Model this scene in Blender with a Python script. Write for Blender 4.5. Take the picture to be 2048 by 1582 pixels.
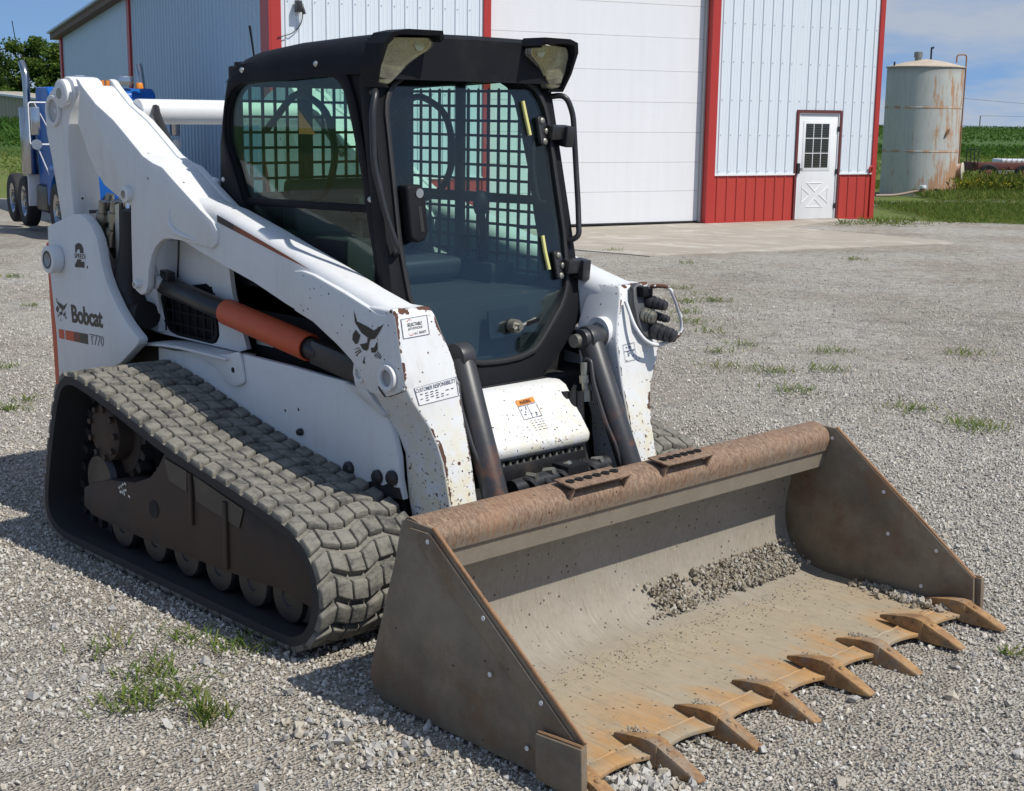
import bpy, bmesh, math, random
import numpy as np
from mathutils import Vector, Matrix, Euler

random.seed(7)
rng = np.random.default_rng(11)
for o in list(bpy.data.objects):
    bpy.data.objects.remove(o, do_unlink=True)
scene = bpy.context.scene
col = scene.collection
R = math.radians

# ---------------------------------------------------------------- camera
CAM = Vector((6.3919, -3.5782, 1.7981))
YAW, PITCH, ROLL = R(136.3314), R(11.323), R(0.7281)
fw = Vector((math.cos(YAW) * math.cos(PITCH), math.sin(YAW) * math.cos(PITCH), -math.sin(PITCH)))
rt = Vector((math.sin(YAW), -math.cos(YAW), 0))
up = rt.cross(fw)
rt2 = rt * math.cos(ROLL) + up * math.sin(ROLL)
up2 = up * math.cos(ROLL) - rt * math.sin(ROLL)
cam_data = bpy.data.cameras.new('camera')
cam = bpy.data.objects.new('camera', cam_data)
col.objects.link(cam)
M = Matrix((rt2, up2, -fw)).transposed().to_4x4()
M.translation = CAM
cam.matrix_world = M
cam_data.sensor_width = 36.0
cam_data.lens = 36.0 * 2819.82 / 2048.0
cam_data.clip_start = 0.05
cam_data.clip_end = 3000.0
scene.camera = cam

# ---------------------------------------------------------------- light
SUN_DIR = Vector((0.73, 0.20, 1.0)).normalized()
SUN_EL = math.asin(SUN_DIR.z)
world = bpy.data.worlds.new('World')
scene.world = world
world.use_nodes = True
wt = world.node_tree
wt.nodes.clear()
wout = wt.nodes.new('ShaderNodeOutputWorld')
wbg = wt.nodes.new('ShaderNodeBackground')
wbg.inputs['Strength'].default_value = 0.145
sky = wt.nodes.new('ShaderNodeTexSky')
sky.sky_type = 'NISHITA'
sky.sun_disc = False
sky.sun_elevation = SUN_EL
sky.sun_rotation = math.atan2(SUN_DIR.x, SUN_DIR.y)
sky.air_density = 1.0
sky.dust_density = 0.3
sky.ozone_density = 2.5
# procedural clouds over the whole sky
tc = wt.nodes.new('ShaderNodeTexCoord')
sep = wt.nodes.new('ShaderNodeSeparateXYZ')
wt.links.new(tc.outputs['Generated'], sep.inputs[0])
lift = wt.nodes.new('ShaderNodeVectorMath'); lift.operation = 'ADD'; lift.inputs[1].default_value = (0, 0, 0.26)
wt.links.new(tc.outputs['Generated'], lift.inputs[0])
lnm = wt.nodes.new('ShaderNodeVectorMath'); lnm.operation = 'NORMALIZE'
wt.links.new(lift.outputs[0], lnm.inputs[0]); wt.links.new(lnm.outputs[0], sky.inputs['Vector'])
zc = wt.nodes.new('ShaderNodeMath'); zc.operation = 'MAXIMUM'; zc.inputs[1].default_value = -0.05
wt.links.new(sep.outputs['Z'], zc.inputs[0])
za = wt.nodes.new('ShaderNodeMath'); za.operation = 'ADD'; za.inputs[1].default_value = 0.22
wt.links.new(zc.outputs[0], za.inputs[0])
dx = wt.nodes.new('ShaderNodeMath'); dx.operation = 'DIVIDE'
dy = wt.nodes.new('ShaderNodeMath'); dy.operation = 'DIVIDE'
wt.links.new(sep.outputs['X'], dx.inputs[0]); wt.links.new(za.outputs[0], dx.inputs[1])
wt.links.new(sep.outputs['Y'], dy.inputs[0]); wt.links.new(za.outputs[0], dy.inputs[1])
cmb = wt.nodes.new('ShaderNodeCombineXYZ')
wt.links.new(dx.outputs[0], cmb.inputs[0]); wt.links.new(dy.outputs[0], cmb.inputs[1])
cmb.inputs[2].default_value = 3.1
cn = wt.nodes.new('ShaderNodeTexNoise')
cn.inputs['Scale'].default_value = 1.5
cn.inputs['Detail'].default_value = 9.0
cn.inputs['Roughness'].default_value = 0.56
wt.links.new(cmb.outputs[0], cn.inputs['Vector'])
cr = wt.nodes.new('ShaderNodeValToRGB')
cr.color_ramp.elements[0].position = 0.44; cr.color_ramp.elements[0].color = (0, 0, 0, 1)
cr.color_ramp.elements[1].position = 0.62; cr.color_ramp.elements[1].color = (0.85, 0.85, 0.85, 1)
wt.links.new(cn.outputs['Fac'], cr.inputs['Fac'])
cmix = wt.nodes.new('ShaderNodeMixRGB')
cmix.inputs['Color2'].default_value = (3.3, 3.6, 4.1, 1)
wt.links.new(cr.outputs['Color'], cmix.inputs['Fac'])
wt.links.new(sky.outputs['Color'], cmix.inputs['Color1'])
hs = wt.nodes.new('ShaderNodeHueSaturation'); hs.inputs['Saturation'].default_value = 1.06
wt.links.new(cmix.outputs['Color'], hs.inputs['Color'])
wt.links.new(hs.outputs[0], wbg.inputs['Color'])
wt.links.new(wbg.outputs[0], wout.inputs[0])

sun_d = bpy.data.lights.new('sun', 'SUN')
sun_d.energy = 4.5
sun_d.angle = R(0.53)
sun_d.color = (1.0, 0.955, 0.88)
sun = bpy.data.objects.new('sun', sun_d)
col.objects.link(sun)
sun.rotation_euler = SUN_DIR.to_track_quat('Z', 'Y').to_euler()
sun.location = (4, 2, 12)

scene.view_settings.view_transform = 'Standard'
scene.view_settings.look = 'None'
scene.view_settings.exposure = 0.0
scene.view_settings.gamma = 1.0
scene.view_settings.use_curve_mapping = False
scene.cycles.max_bounces = 6
scene.cycles.diffuse_bounces = 3
scene.cycles.glossy_bounces = 3
scene.cycles.transparent_max_bounces = 12
scene.cycles.caustics_reflective = False
scene.cycles.caustics_refractive = False

# ---------------------------------------------------------------- terrain
V2 = (-0.72334584, 0.69048591); R2 = (0.69048591, 0.72334584)
def gz(x, y):
    dx_, dy_ = x - CAM.x, y - CAM.y
    t = dx_ * V2[0] + dy_ * V2[1]
    u = dx_ * R2[0] + dy_ * R2[1]
    k = 0.0155 - 0.0008 * max(-12, min(12, u))
    z = -k * max(0, min(t, 42) - 9)
    if t > 42:
        zf = 0.2
        f = min(1.0, (t - 42) / 260.0)
        z = z + (zf - z) * f
    if t > 302:
        z -= (t - 302) * 0.08
    return z
# ---------------------------------------------------------------- tools
class MB:
    """collects shapes, build() links them as one mesh object"""
    def __init__(self):
        self.v = []; self.f = []; self.mi = []; self.cur = 0
    def add(self, vs, fs):
        n = len(self.v)
        self.v += [tuple(p) for p in vs]
        for f in fs:
            self.f.append([i + n for i in f]); self.mi.append(self.cur)
        return self
    def box(self, x0, x1, y0, y1, z0, z1):
        vs = [(x, y, z) for x in (x0, x1) for y in (y0, y1) for z in (z0, z1)]
        return self.add(vs, [(0, 1, 3, 2), (4, 6, 7, 5), (0, 4, 5, 1), (2, 3, 7, 6), (0, 2, 6, 4), (1, 5, 7, 3)])
    def obox(self, c, ax, ay, az):
        c, ax, ay, az = Vector(c), Vector(ax), Vector(ay), Vector(az)
        vs = [c + ax * i + ay * j + az * k for i in (-1, 1) for j in (-1, 1) for k in (-1, 1)]
        return self.add(vs, [(0, 1, 3, 2), (4, 6, 7, 5), (0, 4, 5, 1), (2, 3, 7, 6), (0, 2, 6, 4), (1, 5, 7, 3)])
    def prism(self, a, b):
        """two matching 3D loops -> closed solid"""
        n = len(a)
        fs = [list(range(n))[::-1], list(range(n, 2 * n))]
        fs += [(i, (i + 1) % n, n + (i + 1) % n, n + i) for i in range(n)]
        return self.add(list(a) + list(b), fs)
    def prism_y(self, prof, y0, y1):
        return self.prism([(p[0], y0, p[1]) for p in prof], [(p[0], y1, p[1]) for p in prof])
    def ring(self, ao, ai, bo, bi):
        """solid frame from outer / inner loops on two sides (a, b)"""
        n = len(ao); fs = []
        for i in range(n):
            j = (i + 1) % n
            fs += [(i, j, n + j, n + i), (2 * n + i, 3 * n + i, 3 * n + j, 2 * n + j),
                   (i, 2 * n + i, 2 * n + j, j), (n + i, n + j, 3 * n + j, 3 * n + i)]
        return self.add(list(ao) + list(ai) + list(bo) + list(bi), fs)
    def cyl(self, p0, p1, r0, r1=None, n=16, cap=True):
        r1 = r0 if r1 is None else r1
        p0, p1 = Vector(p0), Vector(p1)
        d = (p1 - p0).normalized()
        a = d.orthogonal().normalized(); b = d.cross(a)
        vs = []
        for p, r in ((p0, r0), (p1, r1)):
            vs += [p + (a * math.cos(2 * math.pi * i / n) + b * math.sin(2 * math.pi * i / n)) * r for i in range(n)]
        fs = [(i, (i + 1) % n, n + (i + 1) % n, n + i) for i in range(n)]
        if cap: fs += [list(range(n))[::-1], list(range(n, 2 * n))]
        return self.add(vs, fs)
    def pipe(self, p0, p1, ro, ri, n=20):
        p0, p1 = Vector(p0), Vector(p1)
        d = (p1 - p0).normalized(); a = d.orthogonal().normalized(); b = d.cross(a)
        def loop(p, r): return [p + (a * math.cos(2 * math.pi * i / n) + b * math.sin(2 * math.pi * i / n)) * r for i in range(n)]
        return self.ring(loop(p0, ro), loop(p0, ri), loop(p1, ro), loop(p1, ri))
    def tube(self, pts, r, n=10, fillet=0.0, closed=False):
        pts = [Vector(p) for p in pts]
        if fillet > 0:
            q = []
            m = len(pts)
            for i, p in enumerate(pts):
                if not closed and i in (0, m - 1): q.append(p); continue
                a, b = pts[i - 1], pts[(i + 1) % m]
                da, db = (a - p), (b - p)
                f = min(fillet, da.length * 0.45, db.length * 0.45)
                s, e = p + da.normalized() * f, p + db.normalized() * f
                for k in range(5):
                    t = k / 4
                    q.append(s * (1 - t) ** 2 + p * 2 * t * (1 - t) + e * t * t)
            pts = q
        m = len(pts); rings = []
        prev = None
        for i in range(m):
            if closed: d = pts[(i + 1) % m] - pts[i - 1]
            elif i == 0: d = pts[1] - pts[0]
            elif i == m - 1: d = pts[-1] - pts[-2]
            else: d = (pts[i + 1] - pts[i]).normalized() + (pts[i] - pts[i - 1]).normalized()
            d.normalize()
            a = d.orthogonal().normalized() if prev is None else (prev - d * prev.dot(d)).normalized()
            prev = a; b = d.cross(a)
            rr = r[i] if isinstance(r, (list, tuple)) else r
            rings.append([pts[i] + (a * math.cos(2 * math.pi * k / n) + b * math.sin(2 * math.pi * k / n)) * rr for k in range(n)])
        vs = [p for g in rings for p in g]; fs = []
        for i in range(m if closed else m - 1):
            j = (i + 1) % m
            for k in range(n):
                l = (k + 1) % n
                fs.append((i * n + k, i * n + l, j * n + l, j * n + k))
        if not closed: fs += [list(range(n))[::-1], list(range((m - 1) * n, m * n))]
        return self.add(vs, fs)
    def lathe(self, prof, c=(0, 0, 0), axis='z', n=32):
        """prof: (r, h) points"""
        vs = []; fs = []
        for r, h in prof:
            for i in range(n):
                a = 2 * math.pi * i / n
                ca, sa = r * math.cos(a), r * math.sin(a)
                if axis == 'z': vs.append((c[0] + ca, c[1] + sa, c[2] + h))
                elif axis == 'y': vs.append((c[0] + ca, c[1] + h, c[2] + sa))
                else: vs.append((c[0] + h, c[1] + ca, c[2] + sa))
        m = len(prof)
        for i in range(m - 1):
            for k in range(n):
                l = (k + 1) % n
                fs.append((i * n + k, i * n + l, (i + 1) * n + l, (i + 1) * n + k))
        return self.add(vs, fs)
    def mesh(self, name, mats, bevel=0.0, seg=2, smooth=None, ang=35):
        me = bpy.data.meshes.new(name)
        me.from_pydata(self.v, [], self.f)
        if not isinstance(mats, (list, tuple)): mats = [mats]
        for m in mats: me.materials.append(m)
        if len(mats) > 1: me.polygons.foreach_set('material_index', self.mi)
        bm = bmesh.new(); bm.from_mesh(me)
        bmesh.ops.recalc_face_normals(bm, faces=bm.faces)
        if bevel > 0:
            es = [e for e in bm.edges if len(e.link_faces) == 2 and e.calc_face_angle(0) > R(38)]
            if es: bmesh.ops.bevel(bm, geom=es, offset=bevel, segments=seg, affect='EDGES', profile=0.5, clamp_overlap=True)
        bm.to_mesh(me); bm.free()
        if smooth or bevel > 0 or smooth is None:
            me.polygons.foreach_set('use_smooth', [True] * len(me.polygons))
            me.set_sharp_from_angle(angle=R(ang))
        return me
    def build(self, name, mats, parent=None, bevel=0.0, seg=2, smooth=None, ang=35):
        return link(name, self.mesh(name, mats, bevel, seg, smooth, ang), parent)

def link(name, me, parent=None):
    o = bpy.data.objects.new(name, me)
    col.objects.link(o)
    if parent is not None: o.parent = parent
    return o
def empty(name, loc=(0, 0, 0), rz=0.0):
    o = bpy.data.objects.new(name, None); col.objects.link(o)
    o.location = loc; o.rotation_euler = (0, 0, rz); o.empty_display_size = 0.2
    return o
def tag(o, label=None, cat=None, group=None, kind=None):
    if label: o['label'] = label
    if cat: o['category'] = cat
    if group: o['group'] = group
    if kind: o['kind'] = kind
    return o
def dup(src, parent=None, loc=None, rot=None, scale=None):
    o = src.copy(); col.objects.link(o); o.parent = parent
    if loc is not None: o.location = loc
    if rot is not None: o.rotation_euler = rot
    if scale is not None: o.scale = scale
    return o

def ray_poly(poly, c, a):
    """distance from c along angle a to the polygon's outline"""
    dx_, dy_ = math.cos(a), math.sin(a); best = None
    n = len(poly)
    for i in range(n):
        x1, y1 = poly[i][0] - c[0], poly[i][1] - c[1]
        x2, y2 = poly[(i + 1) % n][0] - c[0], poly[(i + 1) % n][1] - c[1]
        ex, ey = x2 - x1, y2 - y1
        den = dx_ * ey - dy_ * ex
        if abs(den) < 1e-12: continue
        t = (x1 * ey - y1 * ex) / den
        w = (x1 * dy_ - y1 * dx_) / den
        if t > 0 and -1e-9 <= w <= 1 + 1e-9:
            if best is None or t > best: best = t
    return best or 0.0
def polar(poly, c, n=72, extra=()):
    an = sorted(set([2 * math.pi * i / n for i in range(n)] + [math.atan2(p[1] - c[1], p[0] - c[0]) % (2 * math.pi) for p in extra]))
    return [(c[0] + math.cos(a) * ray_poly(poly, c, a), c[1] + math.sin(a) * ray_poly(poly, c, a)) for a in an]
def round_poly(pts, r, k=4, closed=True):
    """fillet the corners of a 2D outline; r a number or list"""
    out = []; m = len(pts)
    for i, p in enumerate(pts):
        rr = r[i] if isinstance(r, (list, tuple)) else r
        p = Vector((p[0], p[1])); a = Vector(pts[i - 1]); b = Vector(pts[(i + 1) % m])
        da, db = a - p, b - p
        f = min(rr, da.length * 0.45, db.length * 0.45)
        if f < 1e-5: out.append(tuple(p)); continue
        s, e = p + da.normalized() * f, p + db.normalized() * f
        for j in range(k + 1):
            t = j / k
            out.append(tuple(s * (1 - t) ** 2 + p * 2 * t * (1 - t) + e * t * t))
    return out
def spline(pts, n=6, closed=False):
    """catmull-rom through 2D points"""
    out = []; m = len(pts)
    for i in range(m if closed else m - 1):
        p0 = np.array(pts[i - 1] if closed or i > 0 else pts[0]); p1 = np.array(pts[i]); p2 = np.array(pts[(i + 1) % m])
        p3 = np.array(pts[(i + 2) % m] if closed or i < m - 2 else pts[-1])
        for k in range(n):
            t = k / n
            out.append(tuple(0.5 * (2 * p1 + (p2 - p0) * t + (2 * p0 - 5 * p1 + 4 * p2 - p3) * t * t + (3 * p1 - p0 - 3 * p2 + p3) * t ** 3)))
    if not closed: out.append(tuple(pts[-1]))
    return out
def text_mesh(body, mat, quad, name='lettering', parent=None, bold=0.0, shear=0.0, spacing=1.0):
    """flat print: the text's box is stretched over quad = (bottom-left, bottom-right, top-right, top-left)"""
    cu = bpy.data.curves.new('t', 'FONT'); cu.body = body; cu.offset = bold; cu.shear = shear; cu.space_character = spacing
    cu.resolution_u = 3
    ob = bpy.data.objects.new('t', cu); col.objects.link(ob)
    dg = bpy.context.evaluated_depsgraph_get(); dg.update()
    me = bpy.data.meshes.new_from_object(ob.evaluated_get(dg))
    bpy.data.objects.remove(ob, do_unlink=True); bpy.data.curves.remove(cu)
    vs = np.array([v.co[:] for v in me.vertices])
    lo, hi = vs.min(0), vs.max(0)
    q = [Vector(p) for p in quad]
    for v in me.vertices:
        a = (v.co.x - lo[0]) / (hi[0] - lo[0]); b = (v.co.y - lo[1]) / (hi[1] - lo[1])
        v.co = q[0] * (1 - a) * (1 - b) + q[1] * a * (1 - b) + q[2] * a * b + q[3] * (1 - a) * b
    me.materials.clear(); me.materials.append(mat)
    return link(name, me, parent)
def clod_cloud(n, fn, mats, name, label, cat, smin, smax, parent=None, seed=1):
    r_ = np.random.default_rng(seed)
    base = [(1, 0, 0), (-1, 0, 0), (0, 1, 0), (0, -1, 0), (0, 0, 1), (0, 0, -1), (.6, .6, .55), (-.6, .55, .6), (.55, -.6, .6), (-.55, -.6, .5)]
    tf = [(0, 6, 4), (6, 2, 4), (2, 7, 4), (7, 1, 4), (1, 9, 4), (9, 3, 4), (3, 8, 4), (8, 0, 4), (0, 2, 6), (2, 1, 7), (1, 3, 9), (3, 0, 8), (0, 5, 2), (2, 5, 1), (1, 5, 3), (3, 5, 0)]
    mb = MB()
    for i in range(n):
        p = fn(r_)
        sz = smin + (smax - smin) * r_.random() ** 2.5
        e = Euler((r_.random() * 6, r_.random() * 6, r_.random() * 6)).to_matrix()
        sc = Vector((1, .55 + .45 * r_.random(), .45 + .4 * r_.random()))
        vs = []
        for b in base:
            v = Vector(b) * (.75 + .5 * r_.random()); v = Vector((v.x * sc.x, v.y * sc.y, v.z * sc.z)) * sz
            vs.append(Vector(p) + e @ v)
        mb.cur = int(r_.integers(0, len(mats)))
        mb.add(vs, tf)
    o = mb.build(name, mats, parent, smooth=False)
    o.data.polygons.foreach_set('use_smooth', [False] * len(o.data.polygons))
    tag(o, label, cat, kind='stuff')
    return o
# ---------------------------------------------------------------- materials
class NT:
    def __init__(self, name):
        self.m = bpy.data.materials.new(name); self.m.use_nodes = True
        self.t = self.m.node_tree; self.b = self.t.nodes['Principled BSDF']
        self.out = self.t.nodes['Material Output']
        self.co = self.t.nodes.new('ShaderNodeTexCoord')
    def n(self, typ, **kw):
        nd = self.t.nodes.new(typ)
        for k, v in kw.items(): setattr(nd, k, v)
        return nd
    def l(self, a, b): self.t.links.new(a, b)
    def put(self, sock, v):
        if isinstance(v, bpy.types.NodeSocket): self.l(v, sock)
        elif isinstance(v, (tuple, list)): sock.default_value = tuple(v) + ((1,) if len(v) == 3 and sock.type == 'RGBA' else ())
        else: sock.default_value = v
    def mapping(self, scale=(1, 1, 1), coord='Object', rot=(0, 0, 0), loc=(0, 0, 0)):
        mp = self.n('ShaderNodeMapping'); mp.inputs['Scale'].default_value = scale; mp.inputs['Rotation'].default_value = rot
        mp.inputs['Location'].default_value = loc
        self.l(self.co.outputs[coord], mp.inputs['Vector']); return mp.outputs[0]
    def noise(self, scale, detail=4, rough=0.55, vec=None, dist=0.0, out='Fac'):
        nd = self.n('ShaderNodeTexNoise'); nd.inputs['Scale'].default_value = scale; nd.inputs['Detail'].default_value = detail
        nd.inputs['Roughness'].default_value = rough; nd.inputs['Distortion'].default_value = dist
        self.l(vec or self.co.outputs['Object'], nd.inputs['Vector']); return nd.outputs[out]
    def voro(self, scale, feature='F1', vec=None, out='Distance', rand=1.0):
        nd = self.n('ShaderNodeTexVoronoi', feature=feature); nd.inputs['Scale'].default_value = scale
        nd.inputs['Randomness'].default_value = rand
        self.l(vec or self.co.outputs['Object'], nd.inputs['Vector']); return nd.outputs[out]
    def ramp(self, fac, stops, interp='LINEAR'):
        nd = self.n('ShaderNodeValToRGB'); cr_ = nd.color_ramp; cr_.interpolation = interp
        while len(cr_.elements) > len(stops): cr_.elements.remove(cr_.elements[-1])
        while len(cr_.elements) < len(stops): cr_.elements.new(0.5)
        for e, (p, c) in zip(cr_.elements, stops):
            e.position = p; c = (c, c, c) if not isinstance(c, (tuple, list)) else c; e.color = (*c, 1)
        self.put(nd.inputs['Fac'], fac); return nd.outputs['Color']
    def mix(self, fac, a, b, typ='MIX'):
        nd = self.n('ShaderNodeMixRGB', blend_type=typ)
        self.put(nd.inputs['Fac'], fac); self.put(nd.inputs['Color1'], a); self.put(nd.inputs['Color2'], b); return nd.outputs[0]
    def math(self, op, a, b=0.0, c=None, clamp=False):
        nd = self.n('ShaderNodeMath', operation=op); nd.use_clamp = clamp
        self.put(nd.inputs[0], a); self.put(nd.inputs[1], b)
        if c is not None: self.put(nd.inputs[2], c)
        return nd.outputs[0]
    def step(self, v, lo, hi):
        nd = self.n('ShaderNodeMapRange'); nd.interpolation_type = 'SMOOTHSTEP'
        self.put(nd.inputs['Value'], v); self.put(nd.inputs['From Min'], lo); self.put(nd.inputs['From Max'], hi); return nd.outputs[0]
    def xyz(self, coord='Object'):
        nd = self.n('ShaderNodeSeparateXYZ'); self.l(self.co.outputs[coord], nd.inputs[0]); return nd.outputs
    def bump(self, h, strength=0.3, dist=0.01, prev=None):
        nd = self.n('ShaderNodeBump'); nd.inputs['Strength'].default_value = strength; nd.inputs['Distance'].default_value = dist
        self.put(nd.inputs['Height'], h)
        if prev is not None: self.l(prev, nd.inputs['Normal'])
        return nd.outputs[0]
    def done(self, color=None, rough=None, metal=None, normal=None, spec=None, coat=None):
        if color is not None: self.put(self.b.inputs['Base Color'], color)
        if rough is not None: self.put(self.b.inputs['Roughness'], rough)
        if metal is not None: self.put(self.b.inputs['Metallic'], metal)
        if normal is not None: self.l(normal, self.b.inputs['Normal'])
        if spec is not None: self.put(self.b.inputs['Specular IOR Level'], spec)
        if coat is not None: self.put(self.b.inputs['Coat Weight'], coat)
        return self.m

def simple(name, color, rough=0.5, metal=0.0, var=0.12, scale=14.0, bump=0.0, spec=0.5, dirt=None):
    t = NT(name)
    n1 = t.noise(scale, 5, 0.6)
    c = t.mix(n1, tuple(x * (1 - var) for x in color), tuple(min(1, x * (1 + var)) for x in color))
    if dirt: c = t.mix(t.step(t.noise(scale * 0.5, 6, 0.7), 0.5, 0.78), c, dirt)
    r = t.math('ADD', t.math('MULTIPLY', t.noise(scale * 2.3, 4), 0.24), rough - 0.12)
    nrm = t.bump(t.noise(scale * 8, 3), bump, 0.004) if bump else None
    return t.done(c, r, metal, nrm, spec)

def white_paint(name, front=False):
    """white enamel, flaked down to rust and primer where the machine is worn"""
    t = NT(name)
    P = t.xyz()
    base = t.mix(t.noise(5, 5, 0.6), (0.62, 0.635, 0.64), (0.70, 0.71, 0.705))
    st = t.mapping((9, 9, 1.6))
    base = t.mix(t.math('MULTIPLY', t.step(t.noise(1.0, 7, 0.7, st), 0.48, 0.80), 0.42), base, (0.48, 0.45, 0.38))
    scr = t.noise(1.0, 4, 0.7, t.mapping((120, 120, 9), rot=(0.5, 0.7, 0.2)))
    base = t.mix(t.math('MULTIPLY', t.step(scr, 0.66, 0.72), 0.45), base, (0.36, 0.34, 0.31))
    base = t.mix(t.math('MULTIPLY', t.step(t.noise(28, 6, 0.8), 0.5, 0.72), 0.16), base, (0.40, 0.37, 0.31))
    # where the flakes sit: low and to the front of the machine
    m1 = t.math('MULTIPLY', t.step(P['X'], 2.2, 2.95), t.math('SUBTRACT', 1.0, t.step(P['Z'], 0.45, 1.05)))
    lim = t.math('SUBTRACT', 0.745, t.math('MULTIPLY', m1, 0.13 if front else 0.06))
    n = t.noise(75, 3, 0.6)
    flake = t.step(t.math('SUBTRACT', n, lim), 0.0, 0.012)
    spots = t.math('SUBTRACT', 1.0, t.step(t.math('ADD', t.voro(7.5), t.math('MULTIPLY', t.noise(60, 2), 0.05)), 0.075, 0.085))
    spots = t.math('MULTIPLY', spots, t.step(t.noise(2.2, 2), 0.44, 0.5))
    flake = t.math('MAXIMUM', flake, spots)
    if front:
        dots = t.math('SUBTRACT', 1.0, t.step(t.math('ADD', t.voro(36), t.math('MULTIPLY', t.noise(110, 2), 0.26)), 0.235, 0.265))
        dots = t.math('MULTIPLY', dots, t.step(t.noise(6, 3), 0.34, 0.48))
        flake = t.math('MAXIMUM', flake, dots)
    if front:
        ay = t.math('ABSOLUTE', P['Y'])
        nv = t.n('ShaderNodeSeparateXYZ'); t.l(t.n('ShaderNodeNewGeometry').outputs['True Normal'], nv.inputs[0])
        front_face = t.math('SUBTRACT', 1.0, t.step(t.math('ABSOLUTE', nv.outputs['Y']), 0.35, 0.7))
        yo = t.math('ADD', 0.537, t.math('MULTIPLY', t.step(P['Z'], 0.66, 0.90), 0.107))
        yi = t.math('ADD', 0.408, t.math('MULTIPLY', t.step(P['Z'], 0.93, 1.12), 0.062))
        e1 = t.math('MAXIMUM', t.step(t.math('SUBTRACT', ay, yo), -0.026, -0.002), t.step(t.math('SUBTRACT', yi, ay), -0.020, -0.001))
        e1 = t.math('MULTIPLY', t.math('MULTIPLY', e1, front_face), t.math('MULTIPLY', t.step(ay, 0.35, 0.37), t.step(P['X'], 2.69, 2.71)))
        e1 = t.math('MAXIMUM', e1, t.math('MULTIPLY', t.math('MULTIPLY', t.step(P['Z'], 1.118, 1.146), t.step(P['X'], 2.70, 2.72)), t.step(ay, 0.35, 0.37)))
        ed = t.step(t.math('ADD', t.noise(26, 4, 0.65), t.math('MULTIPLY', e1, 0.34)), 0.78, 0.80)
        flake = t.math('MAXIMUM', flake, ed)
        yel = t.math('MULTIPLY', m1, t.step(t.noise(16, 5, 0.7), 0.38, 0.62))
        base = t.mix(t.math('MULTIPLY', yel, 0.6), base, (0.66, 0.56, 0.30))
    rust = t.mix(t.noise(30, 4), (0.035, 0.018, 0.012), (0.14, 0.055, 0.028))
    c = t.mix(flake, base, rust)
    rr = t.math('ADD', t.math('MULTIPLY', t.noise(9, 4), 0.2), t.math('ADD', 0.40, t.math('MULTIPLY', flake, 0.35)))
    h = t.math('SUBTRACT', t.math('MULTIPLY', t.noise(3.0, 2), 0.35), t.math('MULTIPLY', flake, 0.6))
    return t.done(c, rr, 0.0, t.bump(h, 0.25, 0.004), 0.5)

M_ = {}
M_['white'] = white_paint('white_paint')
M_['whitef'] = white_paint('flaking_white_paint', True)
M_['black'] = simple('black_cab_plastic', (0.011, 0.0115, 0.014), 0.55, 0, 0.3, 6, 0.15, 0.13, (0.024, 0.0235, 0.023))
M_['blackm'] = simple('black_painted_metal', (0.018, 0.018, 0.02), 0.4, 0.0, 0.3, 10, 0.1, 0.5, (0.055, 0.047, 0.04))
M_['dark'] = simple('dark_interior', (0.012, 0.012, 0.013), 0.8, 0, 0.3, 8)
M_['rubber_seal'] = simple('rubber_seal', (0.012, 0.012, 0.013), 0.55)
M_['steel'] = simple('bright_steel', (0.52, 0.52, 0.50), 0.32, 0.9, 0.15, 30)
M_['zinc'] = simple('zinc_fitting', (0.33, 0.32, 0.27), 0.4, 0.75, 0.3, 40, 0, 0.5, (0.07, 0.06, 0.05))
M_['orange'] = simple('orange_red_paint', (0.56, 0.10, 0.038), 0.5, 0, 0.15, 12, 0.1, 0.4, (0.40, 0.085, 0.04))
M_['decal_black'] = simple('black_print', (0.010, 0.010, 0.011), 0.35, 0, 0.2, 20)
M_['decal_blue'] = simple('blue_grey_print', (0.07, 0.08, 0.13), 0.5)
M_['decal_red'] = simple('red_print', (0.45, 0.05, 0.04), 0.5)
M_['decal_orange'] = simple('orange_print', (0.75, 0.24, 0.03), 0.5, 0, 0.3, 60)
M_['paper'] = simple('label_white', (0.68, 0.68, 0.66), 0.45, 0, 0.08, 30)
M_['yellow'] = simple('pale_yellow_foam', (0.62, 0.60, 0.22), 0.7)
M_['hose'] = simple('rubber_hose', (0.014, 0.014, 0.014), 0.5, 0, 0.4, 20, 0.1)
M_['seat'] = simple('seat_vinyl', (0.022, 0.022, 0.024), 0.6)
M_['lamp_inner'] = simple('lamp_reflector', (0.62, 0.61, 0.52), 0.28, 0.55, 0.25, 35)

def glass_mat(name, tint, refl_rough=0.02, ior=1.45, haze=0.0, hazecol=(0.3, 0.32, 0.3)):
    t = NT(name)
    t.t.nodes.remove(t.b)
    tr = t.n('ShaderNodeBsdfTransparent'); tr.inputs['Color'].default_value = (*tint, 1)
    gl = t.n('ShaderNodeBsdfGlossy'); gl.inputs['Roughness'].default_value = refl_rough
    lw = t.n('ShaderNodeLayerWeight'); lw.inputs['Blend'].default_value = 0.5
    r0 = ((ior - 1) / (ior + 1)) ** 2
    fac = t.math('ADD', r0, t.math('MULTIPLY', t.math('POWER', lw.outputs['Facing'], 5.0), 1 - r0), None, True)
    mx = t.n('ShaderNodeMixShader')
    t.l(fac, mx.inputs[0]); t.l(tr.outputs[0], mx.inputs[1]); t.l(gl.outputs[0], mx.inputs[2])
    last = mx.outputs[0]
    if haze:
        df = t.n('ShaderNodeBsdfDiffuse'); df.inputs['Color'].default_value = (*hazecol, 1)
        m2 = t.n('ShaderNodeMixShader')
        t.l(t.math('MULTIPLY', t.step(t.noise(3.5, 6, 0.65), 0.25, 0.85), haze), m2.inputs[0])
        t.l(last, m2.inputs[1]); t.l(df.outputs[0], m2.inputs[2]); last = m2.outputs[0]
    t.l(last, t.out.inputs['Surface'])
    return t.m
M_['door_glass'] = glass_mat('door_glass', (0.86, 0.95, 0.94), 0.015, 1.5, 0.012, (0.22, 0.36, 0.5))
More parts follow.
